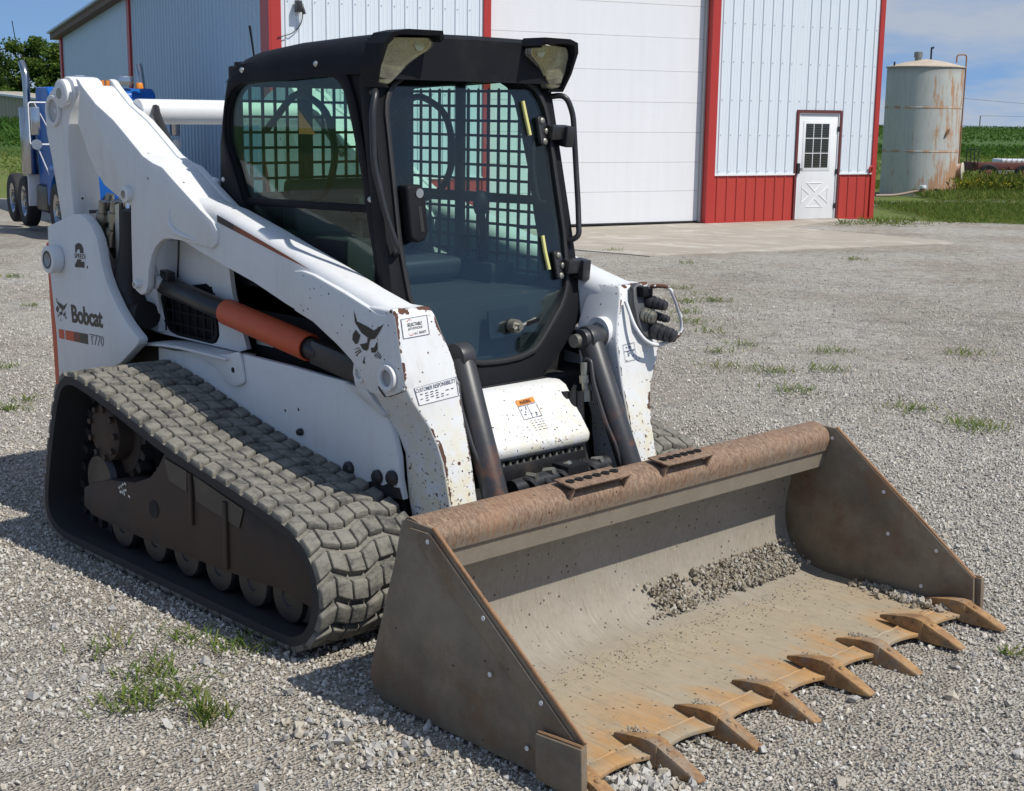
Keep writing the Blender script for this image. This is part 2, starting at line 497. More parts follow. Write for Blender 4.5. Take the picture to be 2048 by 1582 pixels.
M_['side_glass'] = glass_mat('green_side_glass', (0.80, 0.93, 0.86), 0.015, 1.5, 0.02, (0.2, 0.26, 0.2))
M_['lens'] = glass_mat('lamp_lens', (0.86, 0.84, 0.68), 0.08, 1.5, 0.6, (0.74, 0.70, 0.52))

def bucket_mat(name, floor=False):
    t = NT(name)
    P = t.xyz()
    grain = t.noise(70, 4, 0.7)
    stm = t.mapping((8, 60, 8))
    streak = t.noise(1.0, 6, 0.75, stm)
    dust = t.mix(t.noise(11, 5, 0.6), (0.17, 0.145, 0.11), (0.26, 0.225, 0.175))
    rust = t.mix(t.step(t.noise(1.0, 6, 0.8, t.mapping((45, 110, 45), rot=(0, 0, 0.3))), 0.36, 0.64), (0.115, 0.065, 0.045), (0.29, 0.20, 0.13))
    rust = t.mix(t.math('MULTIPLY', t.step(t.noise(3.5, 4, 0.6), 0.45, 0.7), 0.5), rust, (0.30, 0.165, 0.09))
    if floor:
        bare = t.mix(t.noise(9, 6, 0.7), (0.27, 0.225, 0.155), (0.38, 0.315, 0.22))
        om = t.mapping((1.1, 2.4, 1))
        och = t.mix(t.noise(25, 4, 0.7), (0.36, 0.19, 0.07), (0.44, 0.27, 0.12))
        f = t.math('MULTIPLY', t.step(t.noise(1.9, 5, 0.62, om), 0.40, 0.62), t.step(P['X'], 3.5, 3.9))
        c = t.mix(f, bare, och)
        c = t.mix(t.math('MULTIPLY', t.math('SUBTRACT', 1.0, t.step(P['X'], 3.28, 3.48)), 0.75), c, t.mix(t.noise(12, 6, 0.75), (0.20, 0.185, 0.155), (0.30, 0.275, 0.235)))
        gm = t.step(t.noise(2.6, 4), 0.56, 0.66)
        c = t.mix(t.math('MULTIPLY', t.math('MULTIPLY', gm, 0.5), t.math('SUBTRACT', 1.0, t.step(P['X'], 3.35, 3.6))), c, (0.30, 0.27, 0.225))
        scr = t.noise(1.0, 5, 0.7, t.mapping((5, 130, 30)))
        c = t.mix(t.math('MULTIPLY', t.step(scr, 0.5, 0.72), 0.45), c, (0.42, 0.375, 0.30))
        c = t.mix(t.math('MULTIPLY', t.step(t.noise(1.0, 5, 0.7, t.mapping((4, 90, 20), loc=(7, 3, 1))), 0.52, 0.72), 0.5), c, (0.17, 0.13, 0.085))
        c = t.mix(t.math('MULTIPLY', t.step(t.noise(22, 6, 0.8), 0.5, 0.66), 0.35), c, (0.20, 0.175, 0.14))
        sp = t.math('SUBTRACT', 1.0, t.step(t.math('ADD', t.voro(30), t.math('MULTIPLY', t.noise(90, 2), 0.16)), 0.20, 0.235))
        sp = t.math('MULTIPLY', sp, t.step(t.noise(4, 3), 0.34, 0.46))
        c = t.mix(t.math('MULTIPLY', sp, 0.8), c, (0.045, 0.03, 0.02))
        h = t.math('ADD', t.noise(40, 5), t.math('MULTIPLY', sp, -0.8))
        return t.done(c, 0.78, 0.0, t.bump(h, 0.35, 0.004), 0.3)
    k = t.step(t.math('ADD', t.math('MULTIPLY', streak, 0.75), t.math('MULTIPLY', t.step(P['Z'], 0.42, 0.62), 0.38)), 0.50, 0.72)
    c = t.mix(k, dust, rust)
    c = t.mix(t.math('MULTIPLY', t.step(grain, 0.52, 0.7), 0.35), c, (0.30, 0.23, 0.17))
    sp = t.math('SUBTRACT', 1.0, t.step(t.voro(17), 0.055, 0.075))
    c = t.mix(t.math('MULTIPLY', sp, t.step(t.noise(3, 2), 0.48, 0.55)), c, (0.03, 0.02, 0.015))
    return t.done(c, 0.72, 0.0, t.bump(t.noise(55, 5, 0.7), 0.35, 0.003), 0.35)
M_['bucket'] = bucket_mat('rusty_bucket_steel')
M_['bfloor'] = bucket_mat('worn_bucket_floor', True)
def side_plate_mat():
    t = NT('bucket_side_steel')
    sm = t.mapping((3, 3, 22))
    c = t.mix(t.step(t.noise(3.2, 7, 0.7), 0.32, 0.68), (0.135, 0.11, 0.08), (0.25, 0.205, 0.145))
    c = t.mix(t.math('MULTIPLY', t.step(t.noise(4, 7, 0.75), 0.48, 0.64), 0.7), c, (0.17, 0.10, 0.055))
    c = t.mix(t.math('MULTIPLY', t.step(t.noise(60, 4, 0.7), 0.5, 0.7), 0.3), c, (0.19, 0.16, 0.12))
    sp = t.math('SUBTRACT', 1.0, t.step(t.voro(15), 0.05, 0.075))
    c = t.mix(t.math('MULTIPLY', sp, t.step(t.noise(2.5, 2), 0.45, 0.55)), c, (0.02, 0.014, 0.01))
    return t.done(c, 0.66, 0.0, t.bump(t.noise(70, 5, 0.7), 0.25, 0.003), 0.4)
M_['bside'] = side_plate_mat()
def tooth_mat():
    t = NT('rusty_tooth_steel')
    wc = t.n('ShaderNodeNewGeometry').outputs['Position']
    c = t.mix(t.step(t.noise(13, 6, 0.7, wc), 0.3, 0.7), (0.20, 0.11, 0.055), (0.40, 0.235, 0.10))
    c = t.mix(t.math('MULTIPLY', t.step(t.noise(9, 6, 0.75, wc), 0.48, 0.66), 0.8), c, (0.25, 0.21, 0.16))
    c = t.mix(t.step(t.noise(60, 4, 0.7, wc), 0.60, 0.68), c, (0.07, 0.045, 0.03))
    return t.done(c, 0.75, 0.0, t.bump(t.noise(45, 6, 0.75, wc), 0.6, 0.004), 0.3)
M_['tooth'] = tooth_mat()
M_['edge_rust'] = simple('rusty_edge', (0.28, 0.16, 0.085), 0.75, 0, 0.4, 30, 0.3, 0.3, (0.10, 0.05, 0.028))

def rubber_mat(name, dusty):
    t = NT(name)
    wc = t.n('ShaderNodeNewGeometry').outputs['Position']
    c = t.mix(t.noise(8, 5, 0.55, wc), (0.020, 0.020, 0.022), (0.036, 0.036, 0.037))
    if dusty:
        d = t.step(t.noise(11, 7, 0.72, wc), 0.24, 0.58)
        c = t.mix(t.math('MULTIPLY', d, 0.88), c, t.mix(t.noise(23, 5, 0.6, wc), (0.17, 0.165, 0.145), (0.31, 0.29, 0.235)))
        mp = t.n('ShaderNodeMapping'); mp.inputs['Scale'].default_value = (60, 14, 60); t.l(wc, mp.inputs['Vector'])
        c = t.mix(t.math('MULTIPLY', t.step(t.noise(1.0, 5, 0.7, mp.outputs[0]), 0.52, 0.68), 0.65), c, (0.06, 0.058, 0.054))
        return t.done(c, 0.82, 0, t.bump(t.noise(45, 6, 0.75, wc), 0.8, 0.007), 0.3)
    return t.done(c, 0.7, 0, t.bump(t.noise(30, 5, 0.7, wc), 0.25, 0.004), 0.35)
M_['lug'] = rubber_mat('dusty_track_rubber', True)
M_['belt'] = rubber_mat('track_rubber', False)
def frame_brown():
    t = NT('brown_rusted_frame')
    c = t.mix(t.noise(4, 6, 0.65), (0.040, 0.026, 0.020), (0.085, 0.055, 0.038))
    c = t.mix(t.step(t.noise(2.0, 4), 0.52, 0.66), c, (0.035, 0.033, 0.032))
    return t.done(c, 0.7, 0, t.bump(t.noise(50, 4), 0.2, 0.003), 0.35)
M_['frame'] = frame_brown()
def cyl_mat():
    t = NT('worn_cylinder_paint')
    P = t.xyz()
    c = t.mix(t.noise(12, 4), (0.022, 0.023, 0.026), (0.045, 0.045, 0.048))
    k = t.math('MULTIPLY', t.step(t.noise(9, 5, 0.7), 0.5, 0.62), t.math('SUBTRACT', 1.0, t.step(P['Z'], 0.55, 0.8)))
    c = t.mix(k, c, (0.10, 0.048, 0.03))
    return t.done(c, 0.42, 0, t.bump(t.noise(60, 4), 0.15, 0.002), 0.5)
M_['cyl'] = cyl_mat()
# ---------------------------------------------------------------- setting: materials
def ground_mat(name, kind):
    t = NT(name)
    if kind == 'gravel':
        wv = t.mapping((1, 1, 1))
        cell = t.voro(88, 'F1', wv, 'Color')
        bw = t.n('ShaderNodeRGBToBW'); t.l(cell, bw.inputs[0])
        c = t.ramp(bw.outputs[0], [(0.0, (.19, .175, .15)), (.3, (.38, .355, .305)), (.6, (.51, .48, .42)), (1.0, (.66, .635, .58))])
        c2 = t.mix(t.noise(140, 3, .7), (.29, .265, .225), (.56, .53, .47))
        c = t.mix(.45, c, c2)
        dirt = t.mix(t.noise(30, 5), (.22, .175, .125), (.36, .295, .22))
        k = t.step(t.noise(.42, 6, .65), .40, .60)
        c = t.mix(t.math('MULTIPLY', k, .5), c, dirt)
        k2 = t.step(t.noise(.23, 4, .6, t.mapping((1, 1, 1), loc=(5.3, 2.2, 0))), .55, .62)
        c = t.mix(t.math('MULTIPLY', k2, .25), c, (.16, .13, .10))
        c = t.mix(1.0, c, t.ramp(t.noise(7, 6, .75), [(.3, (.55, .53, .50)), (.5, (1, 1, 1)), (.72, (1.3, 1.28, 1.24))]), 'MULTIPLY')
        h = t.math('ADD', t.voro(88, 'F1', wv), t.math('MULTIPLY', t.noise(120, 3), .5))
        return t.done(c, .9, 0, t.bump(h, .9, .02), .25)
    if kind == 'road':
        c = t.mix(t.noise(40, 4, .7), (.28, .26, .225), (.42, .395, .35))
        return t.done(c, .9, 0, t.bump(t.noise(60, 4), .5, .02), .25)
    if kind == 'concrete':
        c = t.mix(t.noise(3, 6, .7), (.30, .265, .215), (.40, .36, .30))
        s_ = t.mapping((.6, 1.3, 1), rot=(0, 0, R(-20)))
        c = t.mix(t.step(t.noise(1.5, 7, .68, s_, .8), .48, .66), c, (.47, .435, .375))
        c = t.mix(t.math('MULTIPLY', t.step(t.noise(9, 6, .75), .55, .75), .5), c, (.22, .19, .15))
        return t.done(c, .88, 0, t.bump(t.noise(90, 4), .3, .004), .25)
    if kind == 'grass':
        c = t.mix(t.noise(1.6, 6, .7), (.10, .145, .03), (.17, .205, .06))
        c = t.mix(t.step(t.noise(.35, 4), .5, .68), c, (.15, .145, .055))
        return t.done(c, .9, 0, t.bump(t.noise(30, 5, .7), .8, .05), .2)
    if kind == 'field':
        c = t.mix(t.noise(.22, 7, .75), (.042, .085, .02), (.085, .145, .035))
        rows = t.mapping((1.2, .02, 1), rot=(0, 0, R(25)))
        c = t.mix(t.math('MULTIPLY', t.noise(1.0, 3, .6, rows), .35), c, (.085, .14, .035))
        return t.done(c, .9, 0, t.bump(t.noise(2.5, 5, .7), .7, .3), .2)
def leaf_mat(name, cols, trans=.35):
    t = NT(name)
    g = t.n('ShaderNodeNewGeometry')
    c = t.ramp(g.outputs['Random Per Island'], [(i / (len(cols) - 1), c_) for i, c_ in enumerate(cols)])
    df = t.n('ShaderNodeBsdfDiffuse'); tl = t.n('ShaderNodeBsdfTranslucent'); mx = t.n('ShaderNodeMixShader'); mx.inputs[0].default_value = trans
    t.l(c, df.inputs['Color']); t.l(t.mix(.5, c, (.16, .24, .03)), tl.inputs['Color'])
    t.l(df.outputs[0], mx.inputs[1]); t.l(tl.outputs[0], mx.inputs[2]); t.l(mx.outputs[0], t.out.inputs['Surface'])
    t.t.nodes.remove(t.b)
    return t.m
M_['gravel'] = ground_mat('gravel_ground', 'gravel')
M_['road'] = ground_mat('pale_gravel_road', 'road')
M_['concrete'] = ground_mat('worn_concrete', 'concrete')
M_['grass_g'] = ground_mat('grass_ground', 'grass')
M_['field'] = ground_mat('crop_field', 'field')
M_['grass'] = leaf_mat('grass_blades', [(.07, .12, .022), (.11, .165, .035), (.15, .20, .05), (.24, .22, .085)])
M_['corn'] = leaf_mat('corn_leaves', [(.035, .085, .018), (.055, .12, .028), (.08, .15, .04)])
M_['soy'] = leaf_mat('soy_leaves', [(.032, .078, .016), (.055, .115, .024), (.075, .14, .034)])
M_['weed'] = leaf_mat('weeds', [(.06, .10, .02), (.11, .16, .035), (.17, .18, .04), (.22, .20, .06)])
M_['flower'] = leaf_mat('yellow_blossom', [(.55, .40, .03), (.7, .55, .06)])
M_['tree_a'] = leaf_mat('tree_leaves', [(.04, .080, .018), (.065, .115, .024), (.105, .16, .036), (.14, .19, .052)])
M_['tree_b'] = leaf_mat('evergreen_leaves', [(.026, .052, .018), (.04, .075, .024), (.06, .10, .03)])
M_['bark'] = simple('bark', (.10, .075, .055), .9, 0, .3, 10, .5)

def tu(t, u): return (CAM.x + V2[0] * t + R2[0] * u, CAM.y + V2[1] * t + R2[1] * u)
def to_tu(x, y):
    return ((x - CAM.x) * V2[0] + (y - CAM.y) * V2[1], (x - CAM.x) * R2[0] + (y - CAM.y) * R2[1])
def sheet_grid(name, pts_fn, nt, nu, dz, mat, kind='structure', parent=None):
    vs = []; fs = []
    for i in range(nt + 1):
        for j in range(nu + 1):
            x, y = pts_fn(i / nt, j / nu); vs.append((x, y, gz(x, y) + dz))
    for i in range(nt):
        for j in range(nu):
            a = i * (nu + 1) + j; fs.append((a, a + 1, a + nu + 2, a + nu + 1))
    o = MB().add(vs, fs).build(name, mat, parent, smooth=True)
    if kind: tag(o, kind=kind)
    return o
# base sheet to the horizon
o = sheet_grid('ground', lambda a, b: tu(-40 + 640 * a ** 2.2, (b - .5) * (160 + 700 * a)), 70, 40, -.16, M_['field'])
def quad_sheet(name, q, nt, nu, dz, mat, kind='structure'):
    q = [np.array(p) for p in q]
    return sheet_grid(name, lambda a, b: tuple((q[0] * (1 - b) + q[1] * b) * (1 - a) + (q[3] * (1 - b) + q[2] * b) * a), nt, nu, dz, mat, kind)
lawn = quad_sheet('lawn', [tu(-30, -60), tu(-30, 60), tu(74, 70), tu(74, -70)], 50, 40, -.03, M_['grass_g'])
# yard: everything this side of the grass strip
yard = quad_sheet('gravel_yard', [tu(-25, -45), tu(-25, 45), (-2.0, 23.1), (-34.0, 14.2)], 56, 60, -.004, M_['gravel'])
_rq = [np.array(p) for p in ((-13.5, 24.3), (-3.0, 32.8), (-4.0, 34.2), (-14.6, 26.0))]
def road_pt(a, b):
    p = (_rq[0] * (1 - b) + _rq[1] * b) * (1 - a) + (_rq[3] * (1 - b) + _rq[2] * b) * a
    j = (.5 - abs(a - .5)) * 0 + (1 if a in (0.0, 1.0) else 0)
    k = j * (.16 * math.sin(b * 61) + .12 * math.sin(b * 143 + 1) + .1 * math.sin(b * 29 + 2))
    return (p[0] + k * .63, p[1] - k * .78)
sheet_grid('gravel_road', road_pt, 6, 90, -.018, M_['road'])
# building frame on its own level
FA = Vector((-10.547, 17.61, -.209)); FD = Vector((.27219, .96224, 0)); FN = Vector((.96224, -.27219, 0)); UP = Vector((0, 0, 1))
def F(s_, z, o=0.0): return FA + FD * s_ + FN * o + UP * z
slab = [F(-9.5, 0)[:2], (-8.30, 11.5), (-6.60, 11.46), (-4.90, 16.80), (-5.3, 17.2), (-8.9, 17.95), F(3.3, 0, .2)[:2], F(3.3, 0, -.3)[:2], F(-9.5, 0, -.3)[:2]]
vs = [(p[0], p[1], gz(p[0], p[1]) + .010) for p in slab]; vb = [(p[0], p[1], gz(p[0], p[1]) - .1) for p in slab]
tag(MB().prism(vb, vs).build('concrete_apron', M_['concrete'], smooth=False), kind='structure')

# ---------------------------------------------------------------- leaf clouds
def leaf_obj(name, P0, size, mat, label, cat, up_=0.0, aspect=.35, seed=0, kind='stuff', parent=None):
    """one pointed leaf (two triangles) at each point"""
    r_ = np.random.default_rng(seed); n = len(P0)
    d = r_.normal(size=(n, 3)); d[:, 2] = d[:, 2] * .6 + up_
    d /= np.linalg.norm(d, axis=1)[:, None]
    w = np.cross(d, r_.normal(size=(n, 3))); w /= np.linalg.norm(w, axis=1)[:, None] + 1e-9
    L = (size * (.6 + .8 * r_.random(n)))[:, None]
    a = P0; b = P0 + d * L * .5 + w * L * aspect * .5; c = P0 + d * L; e = P0 + d * L * .5 - w * L * aspect * .5
    vs = np.stack([a, b, c, e], 1).reshape(-1, 3)
    me = bpy.data.meshes.new(name)
    me.vertices.add(4 * n); me.vertices.foreach_set('co', vs.astype(np.float32).ravel())
    me.loops.add(4 * n); me.loops.foreach_set('vertex_index', np.arange(4 * n, dtype=np.int32))
    me.polygons.add(n); me.polygons.foreach_set('loop_start', np.arange(0, 4 * n, 4, dtype=np.int32))
    me.update(); me.validate()
    me.materials.append(mat)
    o = link(name, me, parent)
    if label: tag(o, label, cat, kind=kind)
    return o
gzv = np.vectorize(gz)
def scatter(n, t0, t1, u0, u1, h, r_, keep=None):
    t = t0 + (t1 - t0) * r_.random(n); u = u0 + (u1 - u0) * r_.random(n)
    x = CAM.x + V2[0] * t + R2[0] * u; y = CAM.y + V2[1] * t + R2[1] * u
    if keep is not None:
        m = keep(x, y, t, u); x, y = x[m], y[m]
    z = gzv(x, y) + h * r_.random(len(x))
    return np.stack([x, y, z], 1)
rg_ = np.random.default_rng(5)
# crops
leaf_obj('corn_crop', scatter(9000, 80, 118, -46, -24, 1.35, rg_), .55, M_['corn'], 'tall green corn behind the blue truck', 'crop', .9, .22, 1)
leaf_obj('soybean_crop', scatter(15000, 70, 91, 14, 40, .30, rg_), .20, M_['corn'], 'light green crop rows behind the rusty trailer', 'crop', .5, .5, 2)
leaf_obj('distant_crop', scatter(36000, 116, 296, 18, 130, .16, rg_), .27, M_['soy'], 'dark green crop on the horizon right of the tank', 'crop', .6, .5, 3)
leaf_obj('meadow', scatter(9000, 44, 70, 12, 32, .22, rg_), .22, M_['grass'], 'rough grass between tank and fields', 'grass', .9, .16, 4)
leaf_obj('verge_grass', scatter(6000, 52, 80, -30, -14, .12, rg_), .25, M_['grass'], 'short grass strip below the corn', 'grass', .9, .16, 14)
# grass strips beside the building
def band(x, y, ax, ay, bx, by, w):
    dx_, dy_ = bx - ax, by - ay; L = math.hypot(dx_, dy_)
    tt = ((x - ax) * dx_ + (y - ay) * dy_) / L; dd = np.abs(-(x - ax) * dy_ + (y - ay) * dx_) / L
    return (tt > 0) & (tt < L) & (dd < w * (.75 + .5 * np.sin(tt * 3.1) * np.sin(tt * 1.3 + 1)))
leaf_obj('grass_strip', scatter(130000, 25.5, 37.5, 8.3, 18, .05, rg_, lambda x, y, t, u: ((y - 21.35) > (x + 9.3) * .245 - .1 - .7 * rg_.random(len(x)) ** 4) & ((y - 24.3) < (x + 13.5) * .8095 + .25 * rg_.random(len(x)) ** 2) & (((x + 9.43) * .272 + (y - 21.55) * .962) > .04)), .10, M_['grass'], 'grass strip in front of the gravel road by the building corner', 'grass', 1.2, .12, 6)
leaf_obj('apron_grass', scatter(26000, 22, 29, 6, 12, .03, rg_, lambda x, y, t, u: band(x, y, -9.2, 18.4, -7.2, 20.2, .14) | band(x, y, -8.7, 19.9, -6.9, 21.4, .12)), .13, M_['grass'], 'weedy grass along the edge of the concrete apron', 'grass', 1.2, .12, 7)
leaf_obj('tank_grass', scatter(52000, 33.4, 44, 10.5, 18, .06, rg_, lambda x, y, t, u: t > 34.6 + .25 * np.sin(u * 2.3) + .2 * rg_.random(len(u))), .15, M_['grass'], 'green grass around the foot of the tank', 'grass', 1.2, .12, 8)
wd = np.concatenate([scatter(5200, 37.4, 39.5, 11.5, 18.5, .42, rg_, lambda x, y, t, u: u > 11.2 + 1.4 * rg_.random(len(u)))])
leaf_obj('tall_weeds', wd, .26, M_['weed'], 'tall weeds growing in front of the tank and trailer', 'weeds', 1.1, .14, 9)
fl = np.concatenate([scatter(70, 37.3, 37.9, 11.6, 13.0, .16, rg_) + np.array([0, 0, .25]), scatter(60, 37.3, 38.2, 14.6, 16.4, .16, rg_) + np.array([0, 0, .30])])
leaf_obj('yellow_flowers', fl, .055, M_['flower'], 'yellow blossoms on the weeds beside the tank', 'flowers', .8, .6, 10)

# ---------------------------------------------------------------- gravel stones
def gravel_nodes(mat, rmin, rmax, seed):
    ng = bpy.data.node_groups.new('gravel_scatter', 'GeometryNodeTree')
    ng.interface.new_socket('Geometry', in_out='INPUT', socket_type='NodeSocketGeometry')
    ng.interface.new_socket('Geometry', in_out='OUTPUT', socket_type='NodeSocketGeometry')
    N = ng.nodes.new; Lk = ng.links.new
    gi, go = N('NodeGroupInput'), N('NodeGroupOutput')
    na = N('GeometryNodeInputNamedAttribute'); na.data_type = 'FLOAT'; na.inputs['Name'].default_value = 'dens'
    dp = N('GeometryNodeDistributePointsOnFaces'); dp.inputs['Seed'].default_value = seed
    Lk(gi.outputs[0], dp.inputs['Mesh']); Lk(na.outputs[0], dp.inputs['Density'])
    ico = N('GeometryNodeMeshIcoSphere'); ico.inputs['Radius'].default_value = 1.0; ico.inputs['Subdivisions'].default_value = 1
    sp = N('GeometryNodeSetPosition')
    wn = N('ShaderNodeTexWhiteNoise'); wn.noise_dimensions = '3D'
    pos = N('GeometryNodeInputPosition'); Lk(pos.outputs[0], wn.inputs['Vector'])
    sub = N('ShaderNodeVectorMath'); sub.operation = 'SUBTRACT'; sub.inputs[1].default_value = (.5, .5, .5); Lk(wn.outputs['Color'], sub.inputs[0])
    sc = N('ShaderNodeVectorMath'); sc.operation = 'SCALE'; sc.inputs['Scale'].default_value = .75; Lk(sub.outputs[0], sc.inputs[0])
    Lk(ico.outputs['Mesh'], sp.inputs['Geometry']); Lk(sc.outputs[0], sp.inputs['Offset'])
    sm = N('GeometryNodeSetMaterial'); sm.inputs['Material'].default_value = mat; Lk(sp.outputs[0], sm.inputs['Geometry'])
    ip = N('GeometryNodeInstanceOnPoints'); Lk(dp.outputs['Points'], ip.inputs['Points']); Lk(sm.outputs[0], ip.inputs['Instance'])
    rr = N('FunctionNodeRandomValue'); rr.data_type = 'FLOAT_VECTOR'; rr.inputs[0].default_value = (0, 0, 0); rr.inputs[1].default_value = (6.28, 6.28, 6.28)
    Lk(rr.outputs[0], ip.inputs['Rotation'])
    r1 = N('FunctionNodeRandomValue'); r1.data_type = 'FLOAT'; r1.inputs[2].default_value = 0; r1.inputs[3].default_value = 1; r1.inputs['Seed'].default_value = 3
    pw = N('ShaderNodeMath'); pw.operation = 'POWER'; pw.inputs[1].default_value = 3.0; Lk(r1.outputs[1], pw.inputs[0])
    ma = N('ShaderNodeMath'); ma.operation = 'MULTIPLY_ADD'; ma.inputs[1].default_value = rmax - rmin; ma.inputs[2].default_value = rmin; Lk(pw.outputs[0], ma.inputs[0])
    rv = N('FunctionNodeRandomValue'); rv.data_type = 'FLOAT_VECTOR'; rv.inputs[0].default_value = (.75, .55, .45); rv.inputs[1].default_value = (1.25, 1.0, .8); rv.inputs['Seed'].default_value = 9
    ms = N('ShaderNodeVectorMath'); ms.operation = 'SCALE'; Lk(rv.outputs[0], ms.inputs[0]); Lk(ma.outputs[0], ms.inputs['Scale'])
    Lk(ms.outputs[0], ip.inputs['Scale'])
    Lk(ip.outputs[0], go.inputs[0])
    return ng
def stone_mat():
    t = NT('limestone_chips')
    oi = t.n('ShaderNodeObjectInfo')
    c = t.ramp(oi.outputs['Random'], [(0, (.15, .14, .125)), (.12, (.31, .29, .25)), (.35, (.47, .435, .375)), (.6, (.58, .545, .475)), (.8, (.68, .65, .595)), (.92, (.55, .46, .34)), (1, (.80, .775, .72))])
    c = t.mix(.35, c, t.mix(t.noise(1.6, 3), (.22, .205, .18), (.44, .42, .38)))
    return t.done(c, .85, 0, None, .3)
M_['stone'] = stone_mat()
nt_, nu_ = 90, 70
vs = []; dens = []; fs = []
for i in range(nt_ + 1):
    t = 1.6 + 20.5 * (i / nt_) ** 1.5
    for j in range(nu_ + 1):
        u = (j / nu_ - .5) * 2 * (1.6 + .46 * t)
        x, y = tu(t, u); vs.append((x, y, gz(x, y)))
        d = 6200 if t < 5.5 else 6200 * (5.5 / t) ** 1.9
        d *= max(0, min(1, (22 - t) / 5))
        patch = math.sin(x * 1.1 + 2 * math.sin(y * .7)) * math.sin(y * 1.3 + 1.5 * math.sin(x * .6))
        d *= .72 + .45 * patch
        s_on = (x - slab[1][0])
        dens.append(max(0, d))
for i in range(nt_):
    for j in range(nu_):
        a = i * (nu_ + 1) + j; fs.append((a, a + 1, a + nu_ + 2, a + nu_ + 1))
# no stones on the apron
def in_poly(x, y, poly):
    ins = False
    for i in range(len(poly)):
        x1, y1 = poly[i][0], poly[i][1]; x2, y2 = poly[i - 1][0], poly[i - 1][1]
        if (y1 > y) != (y2 > y) and x < (x2 - x1) * (y - y1) / (y2 - y1) + x1: ins = not ins
    return ins
for i, p in enumerate(vs):
    if in_poly(p[0], p[1], slab): dens[i] = 0
go_ = MB().add(vs, fs).build('gravel', M_['stone'], smooth=False)
at_ = go_.data.attributes.new('dens', 'FLOAT', 'POINT'); at_.data.foreach_set('value', dens)
md = go_.modifiers.new('scatter', 'NODES'); md.node_group = gravel_nodes(M_['stone'], .0038, .0130, 2)
tag(go_, 'crushed pale limestone gravel covering the yard', 'gravel', kind='stuff')
# heap of bigger stones under the near corner of the bucket and along its lip
bigm = [simple('stone_%s' % k, c_, .85, 0, .2, 60, .3) for k, c_ in (('pale', (.46, .44, .40)), ('grey', (.36, .345, .315)), ('warm', (.42, .375, .30)))]
def fbig(r_):
    q = r_.random()
    if q < .35: return (4.08 + r_.normal() * .06, -.86 + r_.normal() * .07, .008)
    if q < .55: return (3.05 + r_.random() * .5, -1.25 + r_.normal() * .12, .006)
    x, y = tu(2.6 + 3.6 * r_.random(), r_.uniform(-2.2, 2.2)); return (x, y, .006)
clod_cloud(520, fbig, bigm, 'loose_stones', 'bigger pale stones lying loose on the gravel', 'stones', .010, .026, seed=21)
# weeds coming through the gravel
def tuft(name, x, y, n, h, spread, seed, mat=None, label=None, cat='grass', flat=.0, kind=None):
    r_ = np.random.default_rng(seed)
    P0 = np.stack([x + r_.normal(size=n) * spread, y + r_.normal(size=n) * spread, np.full(n, gz(x, y)) + .004], 1)
    mb = MB()
    for p in P0:
        a = r_.random() * 6.28; L = h * (.5 + r_.random()); lean = .35 + flat + .5 * r_.random()
        d = Vector((math.cos(a) * lean, math.sin(a) * lean, max(.15, 1 - flat))).normalized(); w = d.cross(Vector((0, 0, 1))).normalized() * (.0022 + .0018 * r_.random())
        p = Vector(p); m = p + d * L * .55; e = p + d * L + Vector((math.cos(a), math.sin(a), -.6)) * L * .18
        mb.add([p - w, p + w, m + w * .8, m - w * .8, e], [(0, 1, 2, 3), (3, 2, 4)])
    o = mb.build(name, mat or M_['grass'], smooth=False)
    if label: tag(o, label, cat, kind=kind)
    return o
# ---------------------------------------------------------------- metal building
def sid_mat(name, col_, dirt=(.42, .40, .36), rough=.4):
    t = NT(name)
    st = t.mapping((6, 6, .5))
    c = t.mix(t.noise(1.0, 5, .6, st), tuple(x * .93 for x in col_), tuple(min(1, x * 1.05) for x in col_))
    c = t.mix(t.math('MULTIPLY', t.step(t.noise(2.0, 6, .7, st), .6, .85), .25), c, dirt)
    return t.done(c, rough, 0, t.bump(t.noise(2.2, 3), .12, .03), .45)
M_['sid_w'] = sid_mat('white_steel_siding', (.64, .695, .735))
M_['sid_r'] = sid_mat('red_steel_siding', (.42, .045, .032), (.25, .05, .04))
M_['trim_r'] = sid_mat('red_trim', (.40, .035, .028), (.22, .04, .035))
M_['sid_b'] = sid_mat('blue_white_siding', (.40, .54, .65))
M_['doorw'] = sid_mat('white_door_paint', (.74, .75, .75))
M_['brown'] = simple('brown_fascia', (.12, .07, .04), .6)
M_['maroon'] = simple('maroon_trim', (.13, .028, .028), .5)
BLD = empty('metal_building', tuple(F(-2, 0)))
tag(BLD, 'white steel building with red wainscot, trim and corner posts', 'building')
BI = Matrix.Translation(-F(-2, 0))
def bp(o): o.parent = BLD; o.matrix_parent_inverse = BI; return o
def siding(name, fn, a0, a1, z0, z1f, mat, pitch=.229, first=0.0, h=.018, minor=True, rear=False):
    """ribbed steel sheet: fn(a, z, out); z1f a number or function of a"""
    zf = z1f if callable(z1f) else (lambda a: z1f)
    prof = [(a0, 0)]
    k = math.ceil((a0 - first) / pitch)
    while first + k * pitch < a1 - .03:
        c = first + k * pitch
        if c > a0 + .03:
            prof += [(c - .022, 0), (c - .009, h), (c + .009, h), (c + .022, 0)]
        if minor:
            for m_ in (.33, .66):
                c2 = c + pitch * m_
                if a0 + .03 < c2 < a1 - .03: prof += [(c2 - .012, 0), (c2, h * .18), (c2 + .012, 0)]
        k += 1
    prof.append((a1, 0))
    vs = []; fs = []
    for a, o in prof: vs += [fn(a, z0, o), fn(a, zf(a), o)]
    for i in range(len(prof) - 1): fs.append((2 * i, 2 * i + 2, 2 * i + 3, 2 * i + 1))
    return bp(MB().add(vs, fs).build(name, mat, smooth=False))
